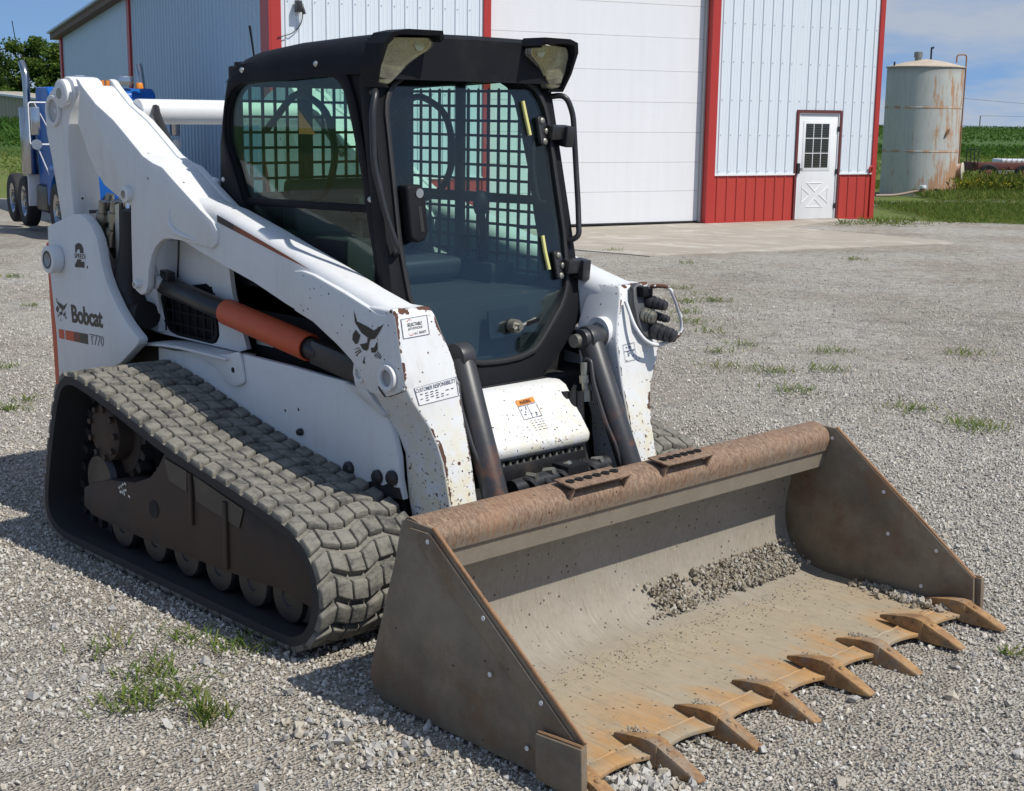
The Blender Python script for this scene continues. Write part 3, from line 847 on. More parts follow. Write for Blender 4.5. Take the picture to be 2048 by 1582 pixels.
def fbox(name, s0, s1, z0, z1, o0, o1, mat, fn=F, bevel=0.0, parent=None):
    vs = [fn(s_, z, o) for s_ in (s0, s1) for z in (z0, z1) for o in (o0, o1)]
    mb = MB().add(vs, [(0, 1, 3, 2), (4, 6, 7, 5), (0, 4, 5, 1), (2, 3, 7, 6), (0, 2, 6, 4), (1, 5, 7, 3)])
    o = mb.build(name, mat, parent, bevel=bevel)
    return bp(o) if parent is None else o
HT = 4.95
# facade
siding('white_siding', F, -8.33, -4.75, .925, HT, M_['sid_w'])
siding('white_siding', F, .145, 2.05, .925, HT, M_['sid_w'])
siding('white_siding', F, 2.05, 3.16, 2.14, HT, M_['sid_w'])
siding('white_siding', F, 3.16, 4.0, .925, HT, M_['sid_w'])
siding('white_siding', F, -4.75, .145, 4.55, HT, M_['sid_w'])
for a0, a1 in ((-8.33, -4.75), (.145, 2.055), (3.155, 4.0)):
    siding('red_siding', F, a0, a1, 0.03, .895, M_['sid_r'], minor=False)
    fbox('drip_trim', a0, a1 + (.07 if a1 > 3.9 else 0), .893, .925, -.01, .032, M_['doorw'])
    fbox('base_trim', a0, a1, .0, .03, -.01, .03, M_['trim_r'])
# screws along the ribs
mb = MB()
for k in range(-37, 18):
    s_ = k * .229 + .035
    if not (-8.3 < s_ < -4.8 or .2 < s_ < 3.95): continue
    for z in (.97, 1.65, 2.3, 3.0, 3.7, 4.4):
        if 2.0 < s_ < 3.2 and z < 2.2: continue
        c = F(s_, z, .001); mb.cyl(c, c + FN * .008, .010, n=6)
tag(bp(mb.build('siding_screws', simple('screw_grey', (.3, .32, .33), .5))), kind='stuff')
fbox('corner_trim', 4.0, 4.11, 0, HT, -.12, .035, M_['trim_r'])
fbox('corner_trim', -8.50, -8.33, 0, HT, -.02, .035, M_['trim_r'])
fbox('door_jamb_trim', -.03, .145, 0, HT, -.02, .035, M_['trim_r'])
fbox('door_jamb_return', -.034, .0, 0, 4.6, -.20, .033, M_['trim_r'])
fbox('door_jamb_trim', -4.75, -4.62, 0, HT, -.02, .035, M_['trim_r'])
fbox('door_jamb_return', -4.64, -4.615, 0, 4.6, -.20, .033, M_['trim_r'])
fbox('door_head_trim', -4.62, -.03, 4.45, 4.58, -.20, .03, M_['trim_r'])
# sectional garage door
gd = fbox('garage_door', -4.62, -.03, .02, 4.5, -.30, -.215, M_['dark'])
zs = [.04, .61, 1.145, 1.69, 2.235, 2.80, 3.40, 3.98, 4.5]
secm = sid_mat('white_door_section', (.72, .73, .74), (.6, .6, .57))
for z0, z1 in zip(zs, zs[1:]):
    vs = []; fs = []
    prof = [(z0 + .0015, -.005), (z0 + .004, 0)]
    z = z0 + .05
    while z < z1 - .04:
        prof += [(z, 0), (z + .006, -.0007), (z + .012, 0)]; z += .052
    prof += [(z1 - .004, 0), (z1 - .0015, -.005)]
    for z, o in prof: vs += [F(-4.61, z, -.19 + o), F(-.035, z, -.19 + o)]
    for i in range(len(prof) - 1): fs.append((2 * i, 2 * i + 1, 2 * i + 3, 2 * i + 2))
    MB().add(vs, fs).build('door_section', secm, gd, smooth=False).matrix_parent_inverse = Matrix.Identity(4)
gd_children = [c for c in gd.children]
fbox('door_track', -.075, -.04, .02, 4.4, -.185, -.10, simple('galvanised', (.42, .43, .43), .45, .4), parent=gd)
fbox('door_sill', -4.62, -.03, .012, .04, -.22, -.17, M_['dark'], parent=gd)
# walk-in door
wd_ = fbox('entry_door', 2.13, 3.10, .03, 2.05, -.06, -.012, M_['doorw'], bevel=.004)
for (s0, s1, z0, z1) in ((2.05, 2.10, 0.0, 2.13), (3.125, 3.165, 0.0, 2.13)):
    fbox('door_trim', s0, s1, z0, z1, -.02, .034, M_['maroon'])
fbox('door_trim', 2.10, 3.125, 2.085, 2.13, -.02, .034, M_['maroon'])
for (s0, s1, z0, z1) in ((2.10, 2.128, .0, 2.085), (3.102, 3.125, .0, 2.085)):
    fbox('door_frame', s0, s1, z0, z1, -.06, .012, M_['doorw'])
fbox('door_frame', 2.128, 3.102, 2.055, 2.085, -.06, .012, M_['doorw'])
fbox('threshold', 2.10, 3.125, -.03, .028, -.06, .06, M_['concrete'])
W0, W1, Z0, Z1 = 2.30, 2.88, 1.03, 1.88
fbox('window_frame', W0 - .06, W1 + .06, Z0 - .06, Z1 + .06, -.011, -.004, M_['doorw'], bevel=.003, parent=wd_)
bl = simple('window_blind', (.045, .048, .047), .35, 0, .5, 3)
cw, cz = (W1 - W0 - .03) / 3, (Z1 - Z0 - .03) / 3
pane_mat = NT('dark_pane'); 
def _pm(t):
    sl = t.xyz()
    wv = t.math('SINE', t.math('MULTIPLY', sl['Z'], 190.0))
    c = t.mix(t.step(wv, .35, .8), (.012, .014, .014), (.085, .088, .08))
    return t.done(c, .12, 0, None, .5)
pane_mat = _pm(pane_mat)
for i in range(3):
    for j in range(3):
        s0 = W0 + i * (cw + .015); z0 = Z0 + j * (cz + .015)
        fbox('pane', s0, s0 + cw, z0, z0 + cz, -.0038, -.002, pane_mat, parent=wd_)
for i in (1, 2):
    s0 = W0 + i * (cw + .015) - .0145
    fbox('muntin', s0, s0 + .014, Z0, Z1, -.0039, .004, M_['doorw'], parent=wd_)
    z0 = Z0 + i * (cz + .015) - .0145
    fbox('muntin', W0, W1, z0, z0 + .014, -.0037, .003, M_['doorw'], parent=wd_)
# crossbuck pressed into the lower half: four raised triangles
cx, cz_ = 2.60, .50; hw, hh = .33, .24
for tri in (((-.26, 1), (.26, 1), (0, .22)), ((-.26, -1), (.26, -1), (0, -.22)), ((-1, .70), (-1, -.70), (-.30, 0)), ((1, .70), (1, -.70), (.30, 0))):
    c = (sum(p[0] for p in tri) / 3, sum(p[1] for p in tri) / 3)
    P_ = lambda p, k, o: F(cx + hw * (c[0] + (p[0] - c[0]) * k), cz_ + hh * (c[1] + (p[1] - c[1]) * k), o)
    q = [(tri[0][0] * (2.6 if abs(tri[0][1]) == 1 else 1), tri[0][1]), (tri[1][0] * (2.6 if abs(tri[1][1]) == 1 else 1), tri[1][1]), tri[2]]
    MB().ring([P_(p, 1, -.0118) for p in q], [P_(p, .72, -.0118) for p in q], [P_(p, .96, -.003) for p in q], [P_(p, .78, -.003) for p in q]).build('crossbuck_rib', M_['doorw'], wd_, smooth=False)
for z in (.28, .95, 1.78):
    fbox('hinge', 3.088, 3.118, z - .05, z + .05, -.006, .016, M_['blackm'], parent=wd_)
mb = MB().cyl(F(2.175, 1.0, -.01), F(2.175, 1.0, .04), .022, n=14).cyl(F(2.175, 1.0, .03), F(2.175, 1.0, .075), .032, n=14)
mb.build('door_knob', M_['steel'], wd_)
fbox('latch_guard', 2.085, 2.15, .92, 1.12, .013, .06, M_['blackm'])
mb = MB(); c = F(3.93, .94, .04)
mb.tube([F(3.96, .93, .04), F(3.93, .93, .06), F(3.91, 1.02, .06), F(3.97, 1.06, .06), F(4.0, .99, .06)], .02, 8, .03)
bp(mb.build('red_hook', M_['trim_r'], ang=60))
# lamp and cable on the facade
mb = MB().obox(F(-8.06, 3.62, .09), FD * .045, FN * .06, UP * .09).cyl(F(-8.02, 3.66, .10), F(-7.98, 3.5, .14), .03, n=10)
bp(mb.build('wall_lamp', M_['blackm'], bevel=.01))
mb = MB().tube([F(-8.04, 3.9, .05), F(-8.05, 3.72, .05), F(-7.97, 3.55, .05), F(-8.0, 3.35, .05), F(-8.15, 3.2, .05), F(-8.4, 3.13, .05)], .008, 6, .08)
bp(mb.build('lamp_cable', M_['blackm'], ang=60))
# left wall, top edge climbing towards the front
K = F(-8.50, 0)
def Lw(l, z, o=0.0): return K - FN * l - FD * o + UP * z
top = lambda l: 5.08 - .0732 * l
siding('side_siding', Lw, .40, 9.40, .03, top, M_['sid_b'], pitch=.229, h=.022, minor=True)
siding('side_siding', Lw, 9.60, 17.2, .03, top, M_['sid_b'], pitch=.229, h=.007, minor=False)
def lbox(name, l0, l1, z0, z1, o0, o1, mat): return fbox(name, l0, l1, z0, z1, o0, o1, mat, Lw)
lbox('corner_trim', -.03, .41, 0, 5.05, -.01, .03, M_['trim_r'])
lbox('side_post', 9.39, 9.61, 0, top(9.6), -.01, .05, M_['trim_r'])
lbox('corner_trim', 17.19, 17.42, 0, top(17.3), -.01, .05, M_['trim_r'])
vs = [Lw(l, top(l) + dz, o) for l in (-.3, 17.75) for dz in (-.02, .13) for o in (-.2, .22)]
bp(MB().add(vs, [(0, 1, 3, 2), (4, 6, 7, 5), (0, 4, 5, 1), (2, 3, 7, 6), (0, 2, 6, 4), (1, 5, 7, 3)]).build('fascia', M_['brown']))
vs = [Lw(l, top(l) + dz, o) for l in (-.3, 17.75) for dz in (.132, .18) for o in (-13.0, .30)]
bp(MB().add(vs, [(0, 1, 3, 2), (4, 6, 7, 5), (0, 4, 5, 1), (2, 3, 7, 6), (0, 2, 6, 4), (1, 5, 7, 3)]).build('roof', M_['sid_b']))
# inner shell so no light leaks through, and back walls
fbox('back_shell', -8.40, 3.98, 0.0, 3.6, -17.0, -.33, M_['sid_b'])
fbox('side_shell', 4.02, 4.08, 0.0, 3.6, -17.0, -.15, M_['sid_b'])
# ================================================================ the loader
LD = empty('track_loader', (1.8, 0, 0))
tag(LD, 'white and black compact track loader with toothed rusty bucket on the gravel', 'loader')
def P(o):
    """hang a part on the loader (its empty stands at x = 1.8)"""
    o.parent = LD; o.matrix_parent_inverse = Matrix.Translation((-1.8, 0, 0)); return o
def part(mb, name, mats, **k): return P(mb.build(name, mats, **k))
def mir(y0, y1, s): return (s * y0, s * y1) if s < 0 else (s * y0, s * y1)

# ---- tracks ------------------------------------------------------
BELT = [(1.13, .735), (1.226, .727), (1.42, .690), (1.668, .630), (1.83, .592), (2.035, .552), (2.39, .495), (2.60, .455), (2.70, .418),
        (2.775, .355), (2.812, .265), (2.806, .18), (2.765, .10), (2.70, .052), (2.60, .032), (2.2, .03), (1.6, .03), (1.2, .03), (1.02, .034), (.92, .057),
        (.862, .11), (.85, .184), (.882, .325), (.925, .46), (.985, .62), (1.045, .705)]
path = np.array(spline(BELT, 8, True))
def normals(p):
    d = np.roll(p, -1, 0) - np.roll(p, 1, 0)
    d /= np.linalg.norm(d, axis=1)[:, None]
    return np.stack([-d[:, 1], d[:, 0]], 1)
nrm = normals(path)          # path runs clockwise: this normal points outward
inner = path - nrm * 0.032
seg = np.linalg.norm(np.roll(path, -1, 0) - path, axis=1)
cum = np.concatenate([[0], np.cumsum(seg)])
TOTAL = cum[-1]
NL = int(round(TOTAL / 0.0863))
# one tread bar: seven blocks on a zigzag, thin slits between them
lug = MB()
yy = np.linspace(-0.226, 0.226, 8)
zig = [0.012, -0.016, 0.010, 0.016, -0.012, -0.016, 0.014, -0.006]
for i in range(7):
    a, b = yy[i] + 0.0016, yy[i + 1] - 0.0016
    za_, zb = zig[i], zig[i + 1]
    w, h = 0.038, 0.022
    lo = [(za_ - w, a, -.004), (za_ + w, a, -.004), (zb + w, b, -.004), (zb - w, b, -.004)]
    w = 0.031
    hi = [(za_ - w, a + .002, h), (za_ + w, a + .002, h), (zb + w, b - .002, h), (zb - w, b - .002, h)]
    lug.prism(lo, hi)
lug_me = lug.mesh('tread_lug', M_['lug'], bevel=0.006, seg=2)
def frame_at(d):
    d %= TOTAL
    i = min(int(np.searchsorted(cum, d, 'right')) - 1, len(path) - 1); f = (d - cum[i]) / seg[i]
    p = path[i] * (1 - f) + path[(i + 1) % len(path)] * f
    n_ = nrm[i] * (1 - f) + nrm[(i + 1) % len(path)] * f; n_ /= np.linalg.norm(n_)
    return p, n_
for s in (-1, 1):
    mb = MB()
    o1 = [(p[0], s * 1.02, p[1]) for p in path]; o2 = [(p[0], s * 0.57, p[1]) for p in path]
    i1 = [(p[0], s * 1.02, p[1]) for p in inner]; i2 = [(p[0], s * 0.57, p[1]) for p in inner]
    mb.ring(o1, i1, o2, i2)
    mb.mi = [1 if q % 4 == 2 else 0 for q in range(len(mb.f))]
    for k in range(NL):     # guide blocks inside the belt
        p, n_ = frame_at(k * TOTAL / NL)
        c = p - n_ * 0.05
        t_ = (n_[1], -n_[0])
        for yo in (0.86, 0.73):
            mb.obox((c[0], s * yo, c[1]), (t_[0] * .016, 0, t_[1] * .016), (0, .018, 0), (n_[0] * .022, 0, n_[1] * .022))
    belt = part(mb, 'rubber_track', [M_['belt'], M_['lug']], ang=50)
    belt['label'] = 'dusty zigzag rubber track on the near side' if s < 0 else 'rubber track on the far side, mostly hidden'
    for k in range(NL):
        p, n_ = frame_at(k * TOTAL / NL + (0.02 if s > 0 else 0))
        t_ = Vector((n_[1], 0, -n_[0])); nn = Vector((n_[0], 0, n_[1])); yv = nn.cross(t_)
        m = Matrix((t_, yv, nn)).transposed().to_4x4(); m.translation = (p[0], s * 0.795, p[1])
        o = link('tread_lug', lug_me, belt); o.matrix_local = m
    # undercarriage
    FR = [(1.131, .269), (1.124, .193), (1.195, .165), (1.423, .160), (1.601, .160), (2.2, .175), (2.537, .195), (2.74, .175), (2.742, .27), (2.68, .35), (2.588, .405),
          (2.363, .435), (2.269, .455), (1.938, .509), (1.79, .533), (1.738, .47), (1.678, .42), (1.56, .376), (1.358, .346), (1.208, .305)]
    mb = MB().prism_y(FR, s * .98, s * .955)
    mb.prism_y([(1.2, .2), (2.6, .2), (2.6, .36), (1.9, .47), (1.75, .40), (1.3, .33)], s * .953, s * .62)
    mb.box(1.97, 1.995, *sorted((s * .981, s * .993)), .30, .50)
    mb.box(2.20, 2.225, *sorted((s * .981, s * .993)), .19, .44)
    fr = part(mb, 'track_frame', M_['frame'], bevel=.004)
    mb = MB()
    mb.prism_y([(1.80, .52), (1.96, .50), (1.955, .42), (1.83, .44)], s * .982, s * .987)
    mb.prism_y([(2.0, .495), (2.33, .435), (2.30, .36), (2.02, .40)], s * .982, s * .986)
    mb.build('guard_plate', M_['blackm'], fr)
    MB().cyl((1.70, s * .981, .30), (1.70, s * .983, .30), .035, n=20).build('frame_hole', M_['dark'], fr)
    dec = MB()
    for k in range(12):
        x, z = 1.46 + random.uniform(-.035, .045), .325 + random.uniform(-.02, .03)
        dec.add([(x, s * .9815, z), (x + random.uniform(.006, .02), s * .9815, z - .003), (x + .012, s * .9815, z + random.uniform(.004, .012)), (x, s * .9815, z + .008)], [(0, 1, 2, 3)])
    dec.build('paint_scrap', M_['paper'], fr)
    for x in (1.378, 1.631, 1.865, 2.091, 2.314, 2.53):
        mb = MB().lathe([(.0, .005), (.03, .005), (.035, .0), (.088, .0), (.095, .01), (.095, .04), (.06, .05), (.06, .22), (.095, .23), (.095, .27), (0, .28)], (x, s * .945 if s < 0 else .665, .158), 'y', 28)
        mb.build('roller', M_['blackm'], fr)
    mb = MB()
    for a in range(17):     # sprocket teeth
        t0 = 2 * math.pi * a / 17
        mb.prism_y([(1.25 + math.cos(t0 + q) * r_, .505 + math.sin(t0 + q) * r_) for q, r_ in ((-.13, .165), (.13, .165), (.06, .205), (-.06, .205))], s * .87, s * .82)
    mb.cyl((1.25, s * .872, .505), (1.25, s * .815, .505), .168, n=34)
    mb.build('sprocket', M_['frame'], fr)
    mb = MB().lathe([(0, 0), (.10, 0), (.115, s * -.01), (.12, s * -.08), (0, s * -.08)], (1.25, s * .945, .515), 'y', 28)
    for a in range(9):
        t0 = 2 * math.pi * a / 9
        mb.cyl((1.25 + math.cos(t0) * .10, s * .958, .515 + math.sin(t0) * .10), (1.25 + math.cos(t0) * .10, s * .93, .515 + math.sin(t0) * .10), .013, n=6)
    mb.build('drive_hub', M_['frame'], fr)
    MB().lathe([(0, 0), (.1, 0), (.12, .02), (.12, .2), (0, .2)], (1.17, s * .93 if s < 0 else .73, .30), 'y', 28).build('idler_wheel', M_['blackm'], fr)
    MB().lathe([(0, 0), (.15, 0), (.17, .02), (.17, .24), (0, .24)], (2.60, s * .93 if s < 0 else .69, .235), 'y', 32).build('idler_wheel', M_['blackm'], fr)

# ---- chassis -----------------------------------------------------
mb = MB()
mb.box(.36, 2.62, -.54, .54, .24, .80)
mb.box(.36, 1.46, -.455, .455, .79, 1.24)
mb.box(1.45, 2.50, -.43, .43, .79, 1.12)
mb.box(2.4, 2.66, -.54, .54, .25, .50)
mb.box(2.6, 2.80, -.40, .40, .25, .46)
ch = part(mb, 'chassis', M_['dark'], bevel=.01)
for s in (-1, 1):
    y = lambda v: s * v
    side = [(1.05, .42), (1.05, .80), (1.17, .802), (1.45, .826), (1.63, .830), (1.70, .856), (2.03, .853), (2.244, .847), (2.40, .845), (2.52, .828), (2.60, .78), (2.645, .70), (2.672, .62), (2.68, .54), (2.70, .47), (2.5, .455), (2.4, .42)]
    MB().prism_y(side, y(.572), y(.545)).build('side_panel', M_['white'], ch, bevel=.006)
    lugp = round_poly([(1.40, .80), (1.52, .785), (1.58, .735), (1.66, .718), (1.735, .745), (1.72, .80), (1.705, .87), (1.62, .845), (1.45, .822)], .03)
    o = MB().prism_y(lugp, y(.586), y(.573)).build('side_lug', M_['white'], ch, bevel=.005)
    MB().cyl((1.656, y(.5865), .787), (1.656, y(.5875), .787), .011).build('lug_hole', M_['dark'], ch)
    arch = [(.93, .800), (1.0, .815), (1.142, .829), (1.299, .835), (1.449, .835), (1.63, .835)]
    MB().prism([(p[0], y(.46), p[1]) for p in arch] + [(p[0], y(.46), p[1] - .012) for p in arch[::-1]],
               [(p[0], y(.605), p[1]) for p in arch] + [(p[0], y(.605), p[1] - .012) for p in arch[::-1]]).build('fender_shelf', M_['white'], ch, bevel=.003)
    # rounded engine side cover with the screened opening
    rp = [(.86, .84), (.87, 1.10), (.93, 1.20), (1.0, 1.243), (1.177, 1.262), (1.34, 1.235), (1.508, 1.190), (1.527, 1.073), (1.60, .92), (1.635, .84)]
    gr = [(.96, 1.012), (.988, .92), (1.024, .86), (1.09, .848), (1.36, .846), (1.398, .852), (1.425, .888), (1.417, .961), (1.386, 1.07), (1.338, 1.095), (1.197, 1.073)]
    c = (1.2, .96)
    O, I = polar(rp, c, 80), polar(gr, c, 80)
    I2 = [(c[0] + (p[0] - c[0]) * .97, c[1] + (p[1] - c[1]) * .97) for p in I]
    MB().ring([(p[0], y(.50), p[1]) for p in O], [(p[0], y(.50), p[1]) for p in I], [(p[0], y(.48), p[1]) for p in O], [(p[0], y(.48), p[1]) for p in I]).build('engine_cover', M_['white'], ch, ang=30)
    mb = MB()
    I3 = [(c[0] + (p[0] - c[0]) * .88, c[1] + (p[1] - c[1]) * .86) for p in I]
    mb.ring([(p[0], y(.506), p[1]) for p in I2], [(p[0], y(.506), p[1]) for p in I3], [(p[0], y(.49), p[1]) for p in I2], [(p[0], y(.49), p[1]) for p in I3])
    for x in np.arange(1.0, 1.42, .062): mb.box(x - .006, x + .006, *sorted((y(.502), y(.494))), .86, 1.09 - abs(x - 1.33) * .12)
    for z in np.arange(.90, 1.07, .052): mb.box(.985, 1.40, *sorted((y(.501), y(.495))), z - .005, z + .005)
    mb.build('side_screen', M_['black'], ch)
    MB().add([(p[0], y(.462), p[1]) for p in polar(gr, c, 40)], [list(range(40))]).build('screen_backing', M_['dark'], ch)
    # crescent rib on the cover
    ribp = [(1.09 + .02 * math.sin(a * 1.3), 1.10 + a * .16) for a in np.linspace(0, 1, 8)]
    MB().tube([(p[0] + .02, y(.50), p[1]) for p in ribp], .006, 6).build('cover_seam', M_['blackm'], ch)
    for bx, bz, br in ((2.395, .527, .026), (2.645, .540, .028), (2.562, .528, .026), (2.097, .611, .014)):
        MB().lathe([(br, 0), (br, s * .012), (br * .7, s * .02), (0, s * .022)], (bx, y(.572), bz), 'y', 18).build('bolt_head', M_['blackm'], ch)
    bare = [(2.43, .497), (2.47, .502), (2.50, .495), (2.54, .512), (2.585, .500), (2.62, .516), (2.655, .508), (2.682, .512), (2.699, .472), (2.5, .457), (2.42, .445)]
    MB().add([(p[0], y(.5735), p[1]) for p in bare], [list(range(len(bare)))]).build('bare_patch', M_['blackm'], ch)
    # rear upright with badges
    up_ = round_poly([(.289, 1.268), (.54, 1.338), (.601, 1.343), (.659, 1.329), (.715, 1.293), (.754, 1.247), (.793, 1.117), (.836, 1.045), (.914, .962), (.993, .902), (1.085, .850), (1.076, .826), (.922, .727), (.33, .50), (.325, .772), (.291, 1.066)], .012)
    ur = P(MB().prism_y(up_, y(.68), y(.635)).build('rear_upright', M_['white'], bevel=.006))
    MB().pipe((.385, y(.68), 1.128), (.385, y(.735), 1.128), .062, .036).cyl((.385, y(.70), 1.128), (.385, y(.715), 1.128), .036).build('pivot_boss', M_['white'], ur, bevel=.006)
    MB().pipe((.385, y(.7352), 1.128), (.385, y(.7365), 1.128), .040, .031).build('boss_hole', M_['blackm'], ur)
    MB().prism_y([(.55, .85), (.55, 1.34), (.70, 1.30), (.735, 1.22), (.80, 1.18), (.90, 1.20), (.95, 1.10), (.97, 1.0), (.97, .85)], y(.52), y(.495)).build('inner_upright', M_['white'], ch, bevel=.005)
    MB().tube([(.86, y(.57), 1.37), (.845, y(.57), 1.2), (.80, y(.57), 1.0), (.86, y(.57), .90), (.97, y(.57), .93)], [.045, .05, .075, .085, .06], 14).build('boot', M_['rubber_seal'], ch)
    MB().prism_y([(.80, 1.39), (.835, 1.40), (.815, 1.05), (.785, 1.05)], y(.612), y(.60)).build('guide_strip', M_['steel'], ch)
    # hydraulic fittings at the hinge
    mb = MB()
    for k in range(7):
        x0 = .55 + .036 * k + random.uniform(-.01, .01); yk = y(.53 + .035 * (k % 3))
        z0 = 1.21 + random.uniform(-.02, .02)
        dxk = .012
        for j, (r_, h0, h1) in enumerate(((.020, 0, .05), (.026, .05, .075), (.018, .075, .11), (.028, .11, .15), (.02, .15, .20))):
            mb.cyl((x0 + dxk * j, yk, z0 + h0), (x0 + dxk * (j + 1), yk, z0 + h1), r_, n=6 if j in (1, 3) else 12)
    mb.build('hose_fittings', M_['zinc'], ch)
    MB().prism([(.50, y(.50), 1.335), (.82, y(.50), 1.36), (.82, y(.58), 1.36), (.50, y(.58), 1.335)], [(.50, y(.50), 1.35), (.82, y(.50), 1.375), (.82, y(.58), 1.375), (.50, y(.58), 1.35)]).build('fitting_bracket', M_['blackm'], ch)
    MB().tube([(.62, y(.53), 1.24), (.66, y(.53), 1.16), (.74, y(.53), 1.19), (.80, y(.53), 1.25)], .035, 10, .05).build('rubber_boot', M_['hose'], ch)
    if s < 0:
        yd = -.6815
        bl, br_, tr_, tl = (.490, yd, .851), (.778, yd, .859), (.776, yd, .941), (.484, yd, .933)
        text_mesh('Bobcat', M_['decal_black'], (bl, br_, tr_, tl), 'name_decal', ur, bold=.032, spacing=.95)
        q = [(.650, yd, .773), (.776, yd, .777), (.779, yd, .823), (.650, yd, .820)]
        text_mesh('T770', M_['decal_black'], q, 'number_decal', ur, bold=.022)
        q2 = [(a[0], yd - .0012, a[2]) for a in q]
        q2 = [(q2[0][0] + .002, yd - .001, q2[0][2] + .003), (q2[1][0] - .002, yd - .001, q2[1][2] + .003), (q2[2][0] - .002, yd - .001, q2[2][2] - .003), (q2[3][0] + .002, yd - .001, q2[3][2] - .003)]
        text_mesh('T770', M_['paper'], q2, 'number_fill', ur, bold=-.012)
        def strip(mat, xs, name='stripe_decal'):
            x0, x1 = xs
            f = lambda x, e: (x, yd, (.764 + (x - .354) * .0215) if e == 0 else (.806 + (x - .354) * .036))
            MB().add([f(x0, 0), f(x1, 0), f(x1, 1), f(x0, 1)], [(0, 1, 2, 3)]).build(name, mat, ur)
        strip(M_['orange'], (.354, .405)); strip(M_['orange'], (.418, .50)); 
        strip(simple('brown_print', (.16, .05, .03), .5), (.5, .56)); strip(M_['decal_black'], (.56, .632))
        text_mesh('2', M_['decal_black'], [(.543, yd, 1.105), (.632, yd, 1.110), (.641, yd, 1.217), (.553, yd, 1.215)], 'number_decal', ur, bold=.05)
        MB().add([(.545, yd - .001, 1.143), (.645, yd - .001, 1.145), (.648, yd - .001, 1.173), (.547, yd - .001, 1.170)], [(0, 1, 2, 3)]).build('label_patch', M_['paper'], ur)
        text_mesh('SPEED', M_['decal_black'], [(.547, yd - .002, 1.147), (.643, yd - .002, 1.149), (.646, yd - .002, 1.170), (.548, yd - .002, 1.167)], 'word_decal', ur, bold=.015)
        near_upright = ur
# tailgate and hood
for q in (((1.587, .902), (1.712, .903), (1.711, .868), (1.593, .868)), ((1.753, .886), (1.863, .884), (1.856, .866), (1.753, .866))):
    MB().add([(p[0], -.4325, p[1]) for p in q], [(0, 1, 2, 3)]).build('service_label', M_['paper'], ch)
mb = MB().prism_y([(.215, 1.19), (.245, .42), (.33, .42), (.318, .75), (.286, 1.06), (.283, 1.20)], -.66, .66)
part(mb, 'tailgate', M_['orange'], bevel=.012)
part(MB().prism_y([(.32, 1.0), (.32, 1.22), (.5, 1.265), (1.33, 1.28), (1.36, 1.22), (1.36, 1.0)], -.46, .46), 'engine_hood', M_['white'], bevel=.02)
# white panel, step and coupler below the cab
HEAD = dict(ear=[(2.525, 1.125), (2.543, 1.088), (2.531, 1.085)], top=[(2.531, 1.085), (2.548, 1.088), (2.593, 1.079), (2.637, 1.068), (2.69, 1.096), (2.655, 1.053), (2.641, 1.04), (2.615, 1.034), (2.592, 1.043), (2.565, 1.053), (2.546, 1.071)],
    cheek=[(2.515, 1.022), (2.519, 1.042), (2.536, 1.059), (2.552, 1.046), (2.561, 1.044), (2.554, 1.027), (2.546, 1.012), (2.533, 1.008)],
    nose=[(2.556, 1.01), (2.599, 1.021), (2.601, 1.038), (2.615, 1.034), (2.61, 1.021), (2.605, .999), (2.592, .992), (2.574, .995), (2.565, 1.005)],
    rc=[(2.619, 1.007), (2.637, 1.009), (2.655, 1.034), (2.656, 1.006), (2.645, .993), (2.623, .99)], chin=[(2.582, .971), (2.586, .971), (2.582, .957), (2.587, .946), (2.573, .947)],
    w1=[(2.528, .99), (2.555, 1.0), (2.556, .997), (2.528, .988)], w2=[(2.529, .978), (2.56, .995), (2.563, .992), (2.53, .975)], w3=[(2.535, .97), (2.564, .99), (2.567, .987), (2.537, .968)],
    w4=[(2.645, .991), (2.65, .992), (2.674, .976), (2.67, .973)], w5=[(2.636, .987), (2.64, .988), (2.659, .975), (2.657, .973)], w6=[(2.653, .997), (2.656, .999), (2.679, .982), (2.675, .98)])
def head_decal(parent, y, f):
    mb = MB()
    for pts in HEAD.values():
        mb.add([(f(p)[0], y, f(p)[1]) for p in pts], [list(range(len(pts)))])
    mb.build('emblem_decal', M_['decal_black'], parent)
head_decal(near_upright, -.6816, lambda p: (.337 + (p[0] - 2.515) / .175 * .112, .845 + (p[1] - .946) / .179 * .108))

kp = [(-.235, 0), (.235, 0)]
mb = MB()
prof = [(2.50, .800), (2.655, .797), (2.690, .782), (2.825, .612), (2.818, .578), (2.79, .56), (2.50, .56)]
mb.prism_y(prof, -.24, .25)
kpn = part(mb, 'front_panel', M_['whitef'], bevel=.02, seg=3)
slope = Vector((2.825 - 2.690, 0, .612 - .782)).normalized(); kn = Vector((-slope.z, 0, slope.x))
def onk(y, d, off=.002):   # point on the sloping panel: d metres down from its top edge
    p = Vector((2.690, y, .782)) + slope * (d - .012) + kn * off; return tuple(p)
MB().add([onk(-.05, .068), onk(.045, .062), onk(.045, .040), onk(-.05, .046)], [(0, 1, 2, 3)]).build('warning_label', M_['decal_orange'], kpn)
text_mesh('WARNING', M_['decal_black'], [onk(-.035, .066, .003), onk(.025, .062, .003), onk(.025, .045, .003), onk(-.035, .049, .003)], 'lettering', kpn, .01)
mb = MB()
for d in (.07, .125):
    mb.add([onk(-.05, d), onk(.045, d - .005), onk(.045, d - .003), onk(-.05, d + .002)], [(0, 1, 2, 3)])
for yk in (-.05, -.003, .044):
    mb.add([onk(yk, .125), onk(yk + .0018, .125), onk(yk + .0018, .07), onk(yk, .07)], [(0, 1, 2, 3)])
for r_ in range(5):
    for j in range(4):
        y0 = -.02 + j * .018 + random.uniform(-.003, .003)
        mb.add([onk(y0, .136 + r_ * .010), onk(y0 + random.uniform(.008, .015), .135 + r_ * .010), onk(y0 + .012, .133 + r_ * .010), onk(y0, .134 + r_ * .010)], [(0, 1, 2, 3)])
